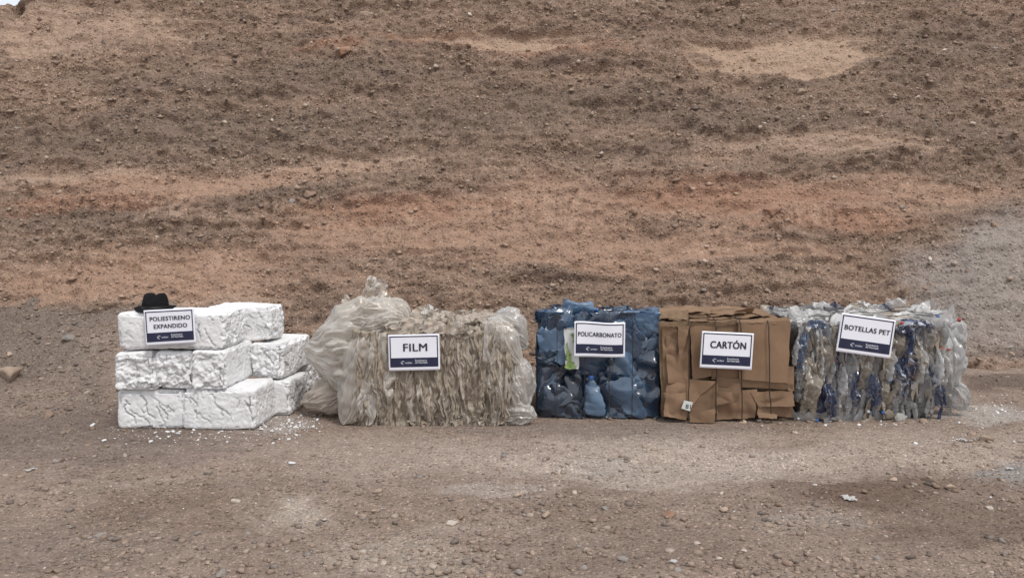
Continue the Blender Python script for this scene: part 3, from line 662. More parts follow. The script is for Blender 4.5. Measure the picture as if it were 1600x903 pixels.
# ------------------------------------------------------------------ film bale
def film_piece_mesh(name, w, l, seed, mat, nu=12, nv=26, folds=2.5, amp=.018, crump=.012):
    """a pleated strip hanging along -z from the origin, folds running along it"""
    r = np.random.default_rng(seed); u = np.linspace(-.5, .5, nu); v = np.linspace(0, 1, nv); U, V = [a.ravel() for a in np.meshgrid(u, v)]
    gather = .35 + .65 * np.clip(np.sin(V * math.pi * r.uniform(.7, 1.0) + .25), 0, 1)
    ph = r.uniform(0, 6); tw = r.uniform(-.8, .8)
    x = U * w * gather + .25 * w * np.sin(V * 3 * r.uniform(.5, 1.3) + ph); y = amp * 3.0 * fbm(xyz(U * folds * 1.7 + seed + tw * V, V * 1.4 + seed), 2, seed) * (.5 + gather) + amp * .6 * ridged(xyz(U * folds * 3.1 + seed, V * 2.2), 1, seed + 5) ; z = -V * l
    y = y - .8 * amp * np.sin(V * math.pi)
    P = np.stack([x, y, z], 1); P = P + crump * np.stack([fbm(P * 22 + k * 9, 2, seed + k) for k in range(3)], 1)
    P = crease(P, r, 4, crump * .6, 24)
    return mesh(name, P, grid_faces(nu, nv), mat, True)
def scrap_mesh(name, size, seed, mat, n=14, amp=.35):
    r = np.random.default_rng(seed); u = np.linspace(-.5, .5, n); U, V = [a.ravel() for a in np.meshgrid(u, u)]
    U = U + .12 * fbm(xyz(U * 4, V * 4), 2, seed); V = V + .12 * fbm(xyz(U * 4 + 9, V * 4), 2, seed)
    P = np.stack([U, V, amp * fbm(xyz(U * 2.2, V * 2.2), 3, seed + 2)], 1) ; P = crease(P, r, 7, .09, 5)
    return mesh(name, P * size, grid_faces(n, n), mat, True)
def bag(name, pinch, tip, R, seed, mat, parent, folds=9, zmin=None, flat=1.0, fold_amp=.30, nu=140, nv=74, crum=.06, ymin=None):
    """a bunch of loose film: gathered at the pinch, billowing towards the tip, folds fanning from the gather"""
    r = np.random.default_rng(seed); pinch, tip = np.array(pinch, float), np.array(tip, float)
    a = tip - pinch; L = np.linalg.norm(a); a /= L; b = np.cross(a, [0, 1, .2]); b /= np.linalg.norm(b); cdir = np.cross(a, b)
    s = np.linspace(.012, .995, nv); ph = np.linspace(0, 2 * math.pi, nu, endpoint=False); PH, S = [q.ravel() for q in np.meshgrid(ph, s)]
    prof = np.sin(math.pi * S ** .72) ** .75
    dirv = np.stack([np.cos(PH), np.sin(PH), S * .9], 1)
    fold = ridged(np.stack([np.cos(PH) * folds * .33, np.sin(PH) * folds * .33, S * .8], 1) + seed, 2, seed) - .9
    fold2 = ridged(np.stack([np.cos(PH) * folds, np.sin(PH) * folds, S * 2.0], 1) + seed, 2, seed + 4) - .9
    rad = R * prof * (1 + fold_amp * fold * (1.15 - .6 * S) + .65 * fold_amp * fold2 + .20 * fbm(dirv * 1.4, 2, seed + 2))
    ax = L * (S + .10 * fbm(dirv * 1.3 + 4, 3, seed + 3))
    V = pinch + a * ax[:, None] + b * (rad * np.cos(PH))[:, None] + cdir * (rad * np.sin(PH) * flat)[:, None]
    V = V + crum * R * np.stack([fbm(V * 6 + k * 11, 2, seed + 6 + k) for k in range(3)], 1)
    V = crease(V, r, 7, crum * R * 1.3, 2.2 / max(R, .1) * .6); V = crease(V, r, 10, crum * R * .6, 6 / max(R, .1) * .6)
    if zmin is not None: V[:, 2] = np.where(V[:, 2] < zmin, zmin + .012 * np.abs(fbm(V * 25, 2, seed)) , V[:, 2])
    if ymin is not None: V[:, 1] = np.where(V[:, 1] < ymin, ymin + (V[:, 1] - ymin) * .25, V[:, 1])
    Fc = []
    for k in range(nv - 1):
        i = np.arange(nu); Fc.append(np.stack([k * nu + i, k * nu + (i + 1) % nu, (k + 1) * nu + (i + 1) % nu, (k + 1) * nu + i], 1))
    return part(name, V, np.concatenate(Fc), mat, parent)

YF = 6.40
film = thing('film_bale', (X_(670, YF), YF + .5, 0), 'bulging bale of dusty beige plastic film between white blocks and blue bale', 'film bale')
fx0, fx1, fz = X_(548, YF), X_(806, YF), .80
# pressed core with vertical pleats on the front
nu, nv = 330, 190
U, V = [a.ravel() for a in np.meshgrid(np.linspace(0, 1, nu), np.linspace(0, 1, nv))]
x = fx0 + (fx1 - fx0) * U; z = fz * V
wx = x + .05 * fbm(xyz(x * 3, z * 3), 3, 201)
wx = wx + .03 * fbm(xyz(x * 9, z * 6), 2, 208)
d = .030 * ridged(np.stack([wx * 8, z * 2.2, 0 * x], 1), 2, 202) + .026 * ridged(np.stack([wx * 19, z * 3.6, 0 * x], 1), 2, 203) + .018 * ridged(np.stack([wx * 38, z * 6, 0 * x], 1), 2, 204)
d += .012 * fbm(xyz(x * 14, z * 10), 3, 205)
edge_r = np.maximum(sstep(.93, 1.0, V), np.maximum(sstep(.06, 0, U) if False else 1 - sstep(0, .06, U), sstep(.94, 1, U))) ** 2
y = YF + .06 - d * 1.25 + .10 * edge_r - .03 * np.sin(V * math.pi)
front = np.stack([x, y, z - .01 * edge_r], 1)
part('pressed_core', front, grid_faces(nu, nv), M['filmcore'], film)
# body behind the pleats
P, Fc = box_surface(fx1 - fx0, 1.05, fz - .015, .03); P, nn = round_box(P, (fx1 - fx0, 1.05, fz - .015), .05)
P = P + nn * (.03 * fbm(P * 6, 3, 206) + .02 * ridged(P * np.array([14, 14, 4]), 2, 207) - .025)[:, None]; P[:, 2] = np.maximum(P[:, 2], 0)
part('bale_body', P + np.array([(fx0 + fx1) / 2, YF + .63, 0]), Fc, M['filmcore'], film)
FS = [film_piece_mesh('film_strip', .055 + .015 * (k % 3), .20 + .05 * (k % 4), 220 + k, M['film'], 12, 22, 1.0, .013, .009) for k in range(14)]
for k in range(150):
    px = random.uniform(552, 800); zz_ = random.uniform(.10, .80); sc = random.uniform(.6, 1.3)
    sl = min(sc * random.uniform(.8, 1.7), (zz_ - .012) / .38)
    link('film_strip', random.choice(FS), film, np.array([X_(px, YF), YF + random.uniform(-.045, .0), zz_]) - WL[film.name],
         (random.uniform(-.10, .14), random.gauss(0, .13), random.uniform(-.7, .7)), (sc * random.uniform(.6, 1.2), sc, sl))
FM = [scrap_mesh('film_scrap', .16, 240 + k, M['film'], 12) for k in range(5)]
for k in range(140):
    px = random.uniform(575, 790); yy_ = YF + random.uniform(.02, 1.0) ** 1.0
    link('film_scrap', random.choice(FM), film, np.array([X_(px, YF), yy_, fz + random.uniform(-.01, .03)]) - WL[film.name],
         (random.uniform(-.5, .5), random.uniform(-.5, .5), random.uniform(0, 6)), [random.uniform(.45, 1.0)] * 3)
for k in range(46):                                   # scraps bent over the front edge
    px = random.uniform(600, 785)
    link('film_scrap', random.choice(FM), film, np.array([X_(px, YF), YF + random.uniform(-.035, .08), fz + random.uniform(-.05, .02)]) - WL[film.name],
         (random.uniform(.3, 1.3), random.uniform(-.4, .4), random.uniform(-.8, .8)), [random.uniform(.4, .9)] * 3)
# scraps squeezed out along the foot
for k in range(26):
    px = random.uniform(565, 790)
    link('film_scrap', random.choice(FM), film, np.array([X_(px, YF), YF - random.uniform(-.02, .05), .03]) - WL[film.name], (random.uniform(.3, 1.2), random.uniform(-.5, .5), random.uniform(0, 6)), [random.uniform(.25, .5)] * 3)
def A(px, py, dy=0.0): return at(px, py, YF + dy)
# loose bunches at the left end
bag('loose_film', A(600, 545, .35), A(478, 545, .30), .37, 301, M['filmbag'], film, 8, .01, .95)
bag('loose_film', A(612, 512, .30), A(500, 515, .40), .24, 302, M['filmbag'], film, 9, .01)
bag('loose_film', A(596, 505, .12), A(540, 668, -.02), .21, 303, M['filmbag'], film, 9, .008, .6, .32)
bag('loose_film', A(590, 500, .10), A(575, 660, -.06), .13, 304, M['filmbag'], film, 8, .008, .5, .35)
bag('loose_film', A(640, 502, .30), A(545, 488, .40), .15, 305, M['filmbag'], film, 9, None)
bag('loose_film', A(622, 497, .20), A(540, 500, .15), .15, 306, M['filmbag'], film, 8, None)
bag('loose_film', A(630, 498, .15), A(558, 520, .02), .12, 307, M['filmbag'], film, 8, None)
bag('loose_film', A(545, 610, .30), A(470, 632, .30), .13, 308, M['film'], film, 7, .008)
bag('loose_film', A(640, 494, .45), A(585, 480, .45), .11, 310, M['filmbag'], film, 8, None)
for (px, py, w, rt, sd, mt) in [(597, 480, .16, 3.0, 331, 'filmbag'), (615, 486, .15, 3.4, 332, 'filmbag'), (552, 482, .17, 2.8, 333, 'filmbag'), (668, 494, .13, 3.0, 334, 'filmbag'), (572, 480, .3, 3.3, 335, 'filmbag')]:
    me = film_piece_mesh('film_tuft', w * .7, w, sd, M[mt], 14, 20, 1.6, .03, .03)
    link('film_tuft', me, film, A(px, py + 6, .45) - WL[film.name], (0, rt, random.uniform(-.4, .4)))
# hanging strands at the front left and the loose bunches at the right end
for (px, py, l, w, sd) in [(575, 600, .30, .13, 341), (592, 520, .5, .16, 342), (600, 590, .28, .12, 343), (612, 575, .22, .14, 344), (566, 615, .26, .12, 345), (770, 500, .55, .14, 346), (786, 510, .6, .14, 347), (780, 560, .4, .13, 348), (745, 560, .35, .1, 349), (710, 520, .3, .1, 350), (696, 600, .3, .08, 351), (660, 590, .28, .08, 352)]:
    me = film_piece_mesh('film_strand', w, min(l, at(px, py, YF)[2] - .02), sd, M['filmbag' if px < 620 or px > 765 else 'film'], 18, 34, 1.6, .024, .012)
    link('film_strand', me, film, A(px, py, -.06) - WL[film.name], (.06, random.uniform(-.12, .12), random.uniform(-.3, .3)))
bag('loose_film', A(762, 508, .25), A(826, 540, .22), .19, 321, M['filmwhite'], film, 9, None, 1.0)
bag('loose_film', A(758, 502, .12), A(812, 570, .02), .14, 322, M['filmbag'], film, 9, None, .8, .34)
bag('loose_film', A(770, 508, .4), A(822, 514, .42), .14, 323, M['filmwhite'], film, 9, None)
bag('loose_film', A(800, 560, .10), A(822, 640, .02), .14, 324, M['filmwhite'], film, 7, .008, .8)
bag('loose_film', A(780, 640, .05), A(838, 650, -.02), .105, 325, M['filmwhite'], film, 8, .006, .9)
bag('loose_film', A(790, 560, .04), A(770, 665, -.03), .09, 326, M['filmbag'], film, 8, .006, .6, .34)

# ------------------------------------------------------------------ wires
def wire_loop(parent, px, Yf, z1, depth, r=.0045, wob=.006, seed=0, py_off=0, lean=0.0):
    rr = np.random.default_rng(seed); pts = []
    x0 = X_(px, Yf)
    for k in range(24): zz_ = .012 + (z1 - .012) * k / 23; pts.append((x0 + lean * k / 23 + wob * rr.normal() * .5, Yf - .012 + wob * rr.normal() * .5, zz_))
    for k in range(1, 14): pts.append((x0 + lean + wob * rr.normal(), Yf + depth * k / 13, z1 + .012 + wob * rr.normal()))
    P = np.array(pts); P[1:-1] = (P[:-2] + 2 * P[1:-1] + P[2:]) / 4
    V, Fc = tube(P, r, 6); return part('baling_wire', V, Fc, M['wire'], parent)

# ------------------------------------------------------------------ blue polycarbonate bale
YP = 6.59
blue = thing('polycarbonate_bale', (X_(933, YP), YP + .5, 0), 'bale of crushed translucent blue water jugs between film and cardboard', 'plastic bale')
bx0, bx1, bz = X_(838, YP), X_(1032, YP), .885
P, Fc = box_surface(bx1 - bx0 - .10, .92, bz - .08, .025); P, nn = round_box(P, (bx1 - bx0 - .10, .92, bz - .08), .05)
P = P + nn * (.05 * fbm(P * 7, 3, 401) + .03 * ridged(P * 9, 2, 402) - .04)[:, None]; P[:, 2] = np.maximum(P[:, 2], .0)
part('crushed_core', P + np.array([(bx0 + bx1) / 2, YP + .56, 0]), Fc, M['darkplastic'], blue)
JPROF = [(.001, 0), (.09, .0), (.122, .008), (.133, .03), (.134, .07), (.128, .085), (.128, .10), (.134, .115), (.134, .16), (.128, .175), (.128, .19), (.134, .205), (.134, .28), (.128, .295), (.128, .31), (.133, .325), (.13, .36), (.11, .395), (.075, .425), (.042, .445), (.029, .455), (.028, .475), (.031, .478), (.031, .486), (.028, .488), (.028, .50)]
def jug(px, py, dy, tilt, size, seed, mat='jug', flat=.42, cap=False, crush=.035, spin=None):
    r = np.random.default_rng(seed); prof = []
    for (a, b), (c_, d_) in zip(JPROF[:-1], JPROF[1:]): prof += [(a, b), ((a + c_) / 2, (b + d_) / 2)]
    prof.append(JPROF[-1]); V, Fc = lathe(prof, 60); V[:, 2] -= .25
    body = 1 - sstep(.16, .2, V[:, 2])
    V0 = V.copy(); V = V * size
    V = V + (crush * body)[:, None] * np.stack([fbm(V * 6 + 7 * k + seed, 3, seed + k) for k in range(3)], 1) * 1.6
    Vc = crease(V, r, 6, crush * 1.5, 4.5); Vc = crease(Vc, r, 5, crush * .5, 11); V = V + (Vc - V) * body[:, None]
    V[:, 1] *= flat
    # a dent pushed in across the body
    q = V @ np.array([r.normal(), 0, r.normal()]); V[:, 1] += .10 * size * np.abs(np.sin(q * 9 + seed)) * body * .35
    sp = r.uniform(-.35, .35) if spin is None else spin
    cs, sn = math.cos(sp), math.sin(sp); V[:, :2] = np.stack([V[:, 0] * cs - V[:, 1] * sn, V[:, 0] * sn + V[:, 1] * cs], 1)
    t = math.radians(tilt); V = np.stack([V[:, 0] * math.cos(t) + V[:, 2] * math.sin(t), V[:, 1], -V[:, 0] * math.sin(t) + V[:, 2] * math.cos(t)], 1)
    c0 = at(px, py, YP + dy); V += c0
    V[:, 2] = np.where(V[:, 2] < .006, .006 + .02 * np.abs(perlin(V * 30, seed)), V[:, 2])
    V[:, 0] = np.where(V[:, 0] < bx0 + .01, bx0 + .01 + (V[:, 0] - bx0 - .01) * .12, np.where(V[:, 0] > bx1, bx1 + (V[:, 0] - bx1) * .12, V[:, 0]))
    yl = YP - .025; V[:, 1] = np.where(V[:, 1] < yl, yl + (V[:, 1] - yl) * .45, V[:, 1])
    if py > 495: zt = bz + .01; V[:, 2] = np.where(V[:, 2] > zt, zt + (V[:, 2] - zt) * .25, V[:, 2])
    o = part('jug', V, Fc, M[mat], blue)
    if cap:
        Vc, Fk = lathe([(.001, .03), (.034, .03), (.037, .024), (.037, -.012), (.033, -.016)], 20); Vc *= size
        neck = V[-60 * 3:].mean(0); ax = V[-60:].mean(0) - V[-60 * 6:-60 * 5].mean(0); ax /= np.linalg.norm(ax)
        a1 = np.cross(ax, [0, 1, 0.1]); a1 /= np.linalg.norm(a1); a2 = np.cross(ax, a1)
        part('cap', neck + Vc[:, :1] * a1 + Vc[:, 1:2] * a2 + Vc[:, 2:] * ax, Fk, M['capblue'], o)
    return o
JUGS = [(868, 515, .08, -20, 1.0, 'jug', 0), (905, 520, .10, 70, 1.0, 'jug', 0), (1005, 515, .07, 95, 1.0, 'juglight', 0), (880, 545, .05, -50, 1.05, 'juglight', 0), (985, 535, .10, 75, 1.0, 'jug', 0),
    (860, 585, .05, 30, .9, 'jug', 0), (928, 618, .00, -9, .62, 'juglight', 1), (975, 578, .02, -20, .80, 'juglight', 0), (1005, 575, .05, 80, 1.0, 'jug', 0), (945, 575, .09, 10, 1.0, 'jug', 0),
    (862, 630, .04, -60, 1.0, 'jug', 0), (893, 620, .05, 15, .95, 'jug', 0), (950, 625, .05, -15, 1.0, 'jug', 0), (985, 632, .00, 150, .85, 'jug', 0), (1012, 625, .04, 20, .95, 'jug', 0),
    (905, 575, .12, 110, 1.0, 'jug', 0), (885, 650, .06, 85, .9, 'jug', 0), (935, 655, .07, 95, .9, 'jug', 0), (1005, 655, .06, 88, .9, 'jug', 0), (845, 555, .1, 5, .9, 'jug', 0), (1022, 545, .1, 0, .9, 'jug', 0), (848, 620, .1, 5, .9, 'jug', 0),
    (940, 530, .1, 85, .9, 'jug', 0), (1022, 600, .1, 8, .9, 'jug', 0)]
for k, (px, py, dy, tl, s, mt, cp) in enumerate(JUGS):
    jug(px, py, dy, tl, s, 420 + k * 7, mt, .40 if dy > .03 else .48, cp, .020 if mt == 'juglight' and s < .85 else .042)
rj = random.Random(5)
for k in range(14):
    jug(rj.uniform(850, 1020), rj.uniform(505, 648), rj.uniform(.0, .05), rj.uniform(0, 180), rj.uniform(.45, .7), 900 + k * 3, rj.choice(['jug', 'jug', 'jug', 'juglight']), rj.uniform(.15, .3), False, .045)
for k, (px, py, dy, tl) in enumerate([(865, 491, .35, 85), (905, 489, .55, 95), (950, 491, .4, 80), (1000, 490, .45, 92), (880, 489, .75, 90), (960, 489, .8, 88), (1012, 491, .2, 85), (850, 493, .2, 95), (985, 491, .15, 88)]):
    jug(px, py + 4, dy, tl, .85, 620 + k * 5, 'jug', .32, False, .05, 1.3)
jug(908, 481, .3, 98, .55, 701, 'juglight', .7, True, .02, .3)
# printed sheet left of the sign
def sheet(name, corners, nu, nv, amp, seed, thick, mat, parent, edge=.01, cr=3, bend=0.0, cf=4.0, smooth=True):
    TL, TR, BR, BL = [np.array(q, float) for q in corners]; r = np.random.default_rng(seed)
    u, v = np.linspace(0, 1, nu), np.linspace(0, 1, nv); U, V = [a.ravel() for a in np.meshgrid(u, v)]
    eu = edge * fbm(xyz(V * 5, 0 * V, (U > .5) * 7.3), 3, seed); ev = edge * fbm(xyz(U * 5, 0 * U + 3, (V > .5) * 5.1), 3, seed + 1)
    P = (TL * ((1 - U) * (1 - V))[:, None] + TR * (U * (1 - V))[:, None] + BR * (U * V)[:, None] + BL * ((1 - U) * V)[:, None])
    eU = (TR - TL) / np.linalg.norm(TR - TL); eV = (BL - TL) / np.linalg.norm(BL - TL); nrm = np.cross(eV, eU); nrm /= np.linalg.norm(nrm)
    P = P + eU * (eu * np.abs(2 * U - 1))[:, None] + eV * (ev * np.abs(2 * V - 1))[:, None]
    h = amp * fbm(P * 3.5, 3, seed + 2) + bend * (np.abs(2 * U - 1) ** 2 - .3)
    for k in range(cr):
        d = r.normal(size=3); d /= np.linalg.norm(d); s = P @ d * cf * r.uniform(.6, 1.5) + r.uniform(0, 9); h = h + amp * .8 * (np.abs(s % 2 - 1) - .5)
    A_ = P - nrm * h[:, None]; B_ = A_ + nrm * thick if False else A_ - nrm * (-thick)
    n = nu * nv; Fg = grid_faces(nu, nv)
    if thick == 0: return part(name, A_, Fg, mat, parent, smooth)
    B_ = A_ + np.array([0, 1, 0]) * thick if abs(nrm[1]) > .6 else A_ - np.array([0, 0, 1]) * thick
    rim = np.concatenate([np.arange(nu), np.arange(1, nv) * nu + nu - 1, n - 2 - np.arange(nu - 1), np.arange(nv - 2, 0, -1) * nu])
    nx_ = np.roll(rim, -1); side = np.stack([rim, nx_, nx_ + n, rim + n], 1)
    return part(name, np.concatenate([A_, B_]), np.concatenate([Fg, Fg[:, ::-1] + n, side]), mat, parent, smooth)
def Q(px, py, Yd): return at(px, py, Yd)
ls = sheet('printed_sheet', [Q(881, 513, YP - .03), Q(905, 511, YP - .03), Q(905, 576, YP - .035), Q(884, 576, YP - .035)], 8, 16, .006, 731, .002, M['labelwhite'], blue)
for (a, b, c_, d_, e) in [(885, 553, 893, 575, 1), (886, 535, 889, 560, 2), (889, 566, 898, 576, 3), (894, 520, 897, 535, 4)]:
    sheet('green_print', [Q(a, b, YP - .042), Q(c_ - 2, b, YP - .042), Q(c_ + 2, d_, YP - .046), Q(a, d_ , YP - .046)], 5, 9, .003, 735 + e, .001, M['labelgreen'], ls, .03, 1)
sheet('printed_sheet', [Q(955, 499, YP + .02), Q(975, 500, YP + .02), Q(976, 508, YP - .02), Q(955, 508, YP - .02)], 8, 6, .006, 741, .002, M['labelwhite'], blue)
for k, px in enumerate((870, 914, 952, 988)): wire_loop(blue, px, YP - .03, bz + .005, .9, .0028, .006, 750 + k)

# ------------------------------------------------------------------ cardboard bale
YC = 6.50
card = thing('cardboard_bale', (X_(1136, YC), YC + .5, 0), 'bale of flattened brown cardboard tied with four dark wires', 'cardboard bale')
kx0, kx1, kz = X_(1034, YC), X_(1238, YC),   .755
P, Fc = box_surface(kx1 - kx0 - .03, .95, kz, .025); P, nn = round_box(P, (kx1 - kx0 - .03, .95, kz), .03)
P = P + nn * (.02 * fbm(P * 5, 3, 801) + .012 * ridged(P * np.array([6, 6, 22]), 2, 802) - .02)[:, None]; P[:, 2] = np.maximum(P[:, 2], 0)
part('pressed_core', P + np.array([(kx0 + kx1) / 2, YC + .55, 0]), Fc, M['carddark'], card)
def cs(corners, y, amp=.012, seed=1, thick=.006, cr=3, bend=0.0, mat='card', edge=.012, tilt=0.0, n=26, cf=4.0):
    ys = [YC + y, YC + y, YC + y + tilt, YC + y + tilt]
    return sheet('cardboard_sheet', [Q(a, b, yy_) for (a, b), yy_ in zip(corners, ys)], n, n, amp, seed, thick, M[mat], card, edge, cr, bend, cf)
def zc(x, y): return (1010 + x / 3.928, 450 + y / 3.928)          # from the enlarged view of this bale
for i, (c4, y, amp, mt, tl) in enumerate([
        ([(75, 215), (150, 205), (150, 790), (95, 780)], .05, .012, 'carddark', 0), ([(95, 240), (190, 235), (170, 600), (105, 620)], .035, .03, 'card', 0),
        ([(120, 300), (262, 225), (262, 570), (130, 585)], .005, .03, 'card', -.01), ([(190, 232), (262, 238), (240, 330), (205, 450)], -.03, .02, 'card', 0),
        ([(268, 228), (420, 220), (400, 540), (285, 565)], .01, .010, 'card', 0), ([(395, 225), (580, 212), (580, 565), (400, 560)], .025, .008, 'card', 0),
        ([(562, 212), (885, 200), (869, 586), (570, 558)], -.004, .006, 'card', .0),
        ([(140, 560), (280, 560), (270, 595), (150, 592)], .0, .008, 'card', 0), ([(430, 545), (900, 590), (898, 628), (430, 600)], .0, .010, 'card', .012),
        ([(860, 480), (905, 480), (905, 630), (870, 630)], .012, .008, 'card', 0), ([(120, 590), (300, 560), (280, 740), (110, 700)], .01, .02, 'card', 0),
        ([(240, 560), (430, 570), (330, 660), (260, 755)], -.014, .012, 'card', -.006), ([(300, 600), (440, 580), (440, 770), (270, 760)], .0, .014, 'card', 0),
        ([(430, 590), (580, 580), (560, 690), (430, 720)], -.005, .02, 'card', 0), ([(440, 640), (680, 620), (670, 800), (430, 815)], .008, .022, 'card', -.01),
        ([(640, 640), (900, 632), (905, 720), (690, 730)], -.004, .014, 'card', 0),
        ([(690, 690), (905, 650), (900, 800), (680, 770)], .006, .014, 'card', 0), 
        ([(112, 700), (258, 730), (248, 812), (108, 785)], -.012, .02, 'card', -.02), ([(105, 640), (250, 640), (260, 800), (120, 770)], .0, .02, 'card', 0),
        ([(262, 762), (420, 742), (418, 830), (268, 822)], -.02, .016, 'card', -.015), ([(680, 760), (800, 780), (795, 805), (690, 795)], -.02, .012, 'card', -.02)]):
    cs([zc(*q) for q in c4], y - .02, amp * (1.25 if c4[0][1] > 500 else 1.0), 810 + i * 3, .006, 5 if amp > .01 else 2, 0, mt, .006, tl, 26, 6.5 if amp > .01 else 3.0)
# layers on top, each a flattened box
for k in range(20):
    zl = kz - .02 + .0068 * k + random.uniform(0, .006); a, b = kx0 + random.uniform(-.01, .12), kx1 - random.uniform(-.005, .10)
    y0_, y1_ = YC + random.uniform(-.02, .06) + .010 * k * random.random(), YC + random.uniform(.6, .98)
    if k > 10: a += random.uniform(0, .3); b -= random.uniform(0, .3); y0_ += random.uniform(.05, .35)
    sk = random.uniform(-.035, .035)
    sheet('cardboard_sheet', [(a, y1_, zl + sk), (b, y1_, zl - sk), (b, y0_, zl - sk * .5), (a, y0_, zl + sk * .5)], 44, 16, .020, 900 + k, .006, M['card' if k % 2 else 'carddark'], card, .06, 4, 0, 4)
# rolled front edge, torn flaps
for i, (c4, y, tl) in enumerate([([(265, 212), (560, 200), (560, 226), (270, 236)], -.02, .01), ([(560, 196), (880, 180), (885, 212), (560, 214)], -.005, -.02), ([(80, 205), (265, 205), (262, 240), (85, 235)], .0, .0),
                                 ([(520, 150), (660, 105), (650, 150), (560, 165)], .3, .05), ([(90, 150), (260, 140), (250, 185), (80, 190)], .1, -.08), ([(200, 135), (400, 128), (390, 160), (210, 165)], .4, -.1)]):
    cs([zc(*q) for q in c4], y, .016, 950 + i, .006, 4, 0, 'card' if i % 2 else 'carddark', .02, tl, 20)
for k, (px, ln) in enumerate([(1076, .0), (1120, -.02), (1161, -.03), (1205, -.035)]): wire_loop(card, px, YC - .038, .845, .95, .0048, .006, 970 + k, 0, ln)
lab = cs([zc(232, 688), zc(286, 700), zc(268, 755), zc(214, 738)], -.062, .002, 990, .001, 1, 0, 'card', .0, 0.0, 6)
lab.name = 'paper_label'; WL[lab.name] = WL[card.name]; lab.data.materials.clear(); lab.data.materials.append(M['labelwhite'])

# ------------------------------------------------------------------ writing
def text_mesh(body, bold=.0):
    cu = bpy.data.curves.new('lettering', 'FONT'); cu.body = body; cu.size = 1.0; cu.align_x = 'CENTER'; cu.align_y = 'CENTER'; cu.offset = bold; cu.resolution_u = 6; cu.space_character = 1.06
    ob = bpy.data.objects.new('lettering', cu); COL.objects.link(ob); bpy.context.view_layer.update()
    dg = bpy.context.evaluated_depsgraph_get(); me = bpy.data.meshes.new_from_object(ob.evaluated_get(dg))
    V = np.array([v.co[:] for v in me.vertices]); Fc = [list(p.vertices) for p in me.polygons]
    bpy.data.objects.remove(ob); bpy.data.meshes.remove(me)
    lo, hi = V.min(0), V.max(0); V = (V - (lo + hi) / 2); return V, Fc, (hi - lo)
def sign(label, px, py, wpx, Yd, roll, lines, warp, tiltx=-.04, ratio=.705):
    W = wpx * Yd / F; c0 = at(px, py, Yd); s = thing('sign', c0, label, 'sign', 'printed signs on the bales')
    cr_, sr_ = math.cos(roll), math.sin(roll)
    def put(name, P, Fc, mat, lift, parent=None, smooth=False):
        """P in sheet units: x 0..1 from the left, y 0..ratio from the bottom"""
        P = np.asarray(P, float); u = P[:, 0] - .5; v = P[:, 1] - ratio / 2
        dz, dy = warp(u, v)
        x = u * W; z = (v + dz) * W
        X3 = x * cr_ - z * sr_; Z3 = x * sr_ + z * cr_; Y3 = -lift - dy * W - Z3 * tiltx
        return part(name, np.stack([X3, Y3, Z3], 1) + c0, Fc, mat, parent or s, smooth)
    def rect(name, a, b, c_, d_, mat, lift, parent=None, n=24, m=8):
        U, V = [q.ravel() for q in np.meshgrid(np.linspace(a, c_, n), np.linspace(b, d_, m))]
        return put(name, np.stack([U, V], 1), grid_faces(n, m), mat, lift, parent, True)
    sh = rect('paper_sheet', 0, 0, 1, ratio, M['paper'], 0, None, 30, 20)
    so = sh.modifiers.new('thickness', 'SOLIDIFY'); so.thickness = .003; so.offset = -1 
    t, b = ratio - .03, .07
    rect('border', .03, t - .02, .968, t, M['navy'], .002); rect('border', .03, b, .05, t - .0201, M['navy'], .002, None, 4, 16); rect('border', .948, b, .968, t - .0201, M['navy'], .002, None, 4, 16)
    band = rect('footer_band', .0501, b, .9479, .25, M['navy'], .002)
    for (txt, wf, hf, cx, cy) in lines:
        V, Fc, sz_ = text_mesh(txt, .0)
        P = np.stack([V[:, 0] / sz_[0] * wf + cx, V[:, 1] / sz_[1] * hf + cy], 1); n_ = len(P)
        b_ = hf * .030; sh_ = [(-b_, -b_ * .5), (b_, -b_ * .5), (0, 0), (-b_, b_ * .5), (b_, b_ * .5)]
        put('lettering', np.concatenate([P + np.array(q) for q in sh_]), [[i + k * n_ for i in f] for k in range(5) for f in Fc], M['ink'], np.repeat(.0035 + .0002 * np.arange(5), n_))
    for (txt, wf, hf, cx, cy, bd) in [('eider', .135, .036, .395, .155, .0), ('Ecoindustria', .225, .036, .63, .197, .008), ('del Reciclado', .235, .036, .636, .155, .008), ('Parque industrial', .15, .014, .60, .113, -.005)]:
        if cy == .113: continue
        V, Fc, sz_ = text_mesh(txt, bd); P = np.stack([V[:, 0] / sz_[0] * wf + cx, V[:, 1] / sz_[1] * hf + cy], 1); put('lettering', P, Fc, M['whiteprint'], .0035, band)
    rect('fine_line', .53, .108, .68, .112, M['navy'], .003, band, 4, 2)
    # emblem: an open ring of two arrows, drawn as arc bands and barbs
    pts, Fc = [], []
    def arc(r0, r1, a0, a1, n=10):
        k0 = len(pts)
        for i in range(n + 1):
            a = math.radians(a0 + (a1 - a0) * i / n); w = (r1 - r0) * (.35 + .65 * math.sin(math.pi * min(1, .15 + i / n)))
            pts.append((.275 + r0 * math.cos(a), .158 + r0 * math.sin(a))); pts.append((.275 + (r0 + w) * math.cos(a), .158 + (r0 + w) * math.sin(a)))
        for i in range(n): Fc.append([k0 + 2 * i, k0 + 2 * i + 1, k0 + 2 * i + 3, k0 + 2 * i + 2])
    arc(.024, .034, 40, 150); arc(.024, .034, 165, 275); arc(.008, .016, 150, 300)
    for q in ([(.30, .182), (.312, .176), (.303, .170)], [(.236, .172), (.243, .16), (.252, .17)], [(.272, .120), (.282, .134), (.286, .118)]):
        k0 = len(pts); pts += q; Fc.append([k0, k0 + 1, k0 + 2])
    put('emblem', pts, Fc, M['whiteprint'], .0035, band)
    return s
flatw = lambda u, v: (0 * u, 0 * u)
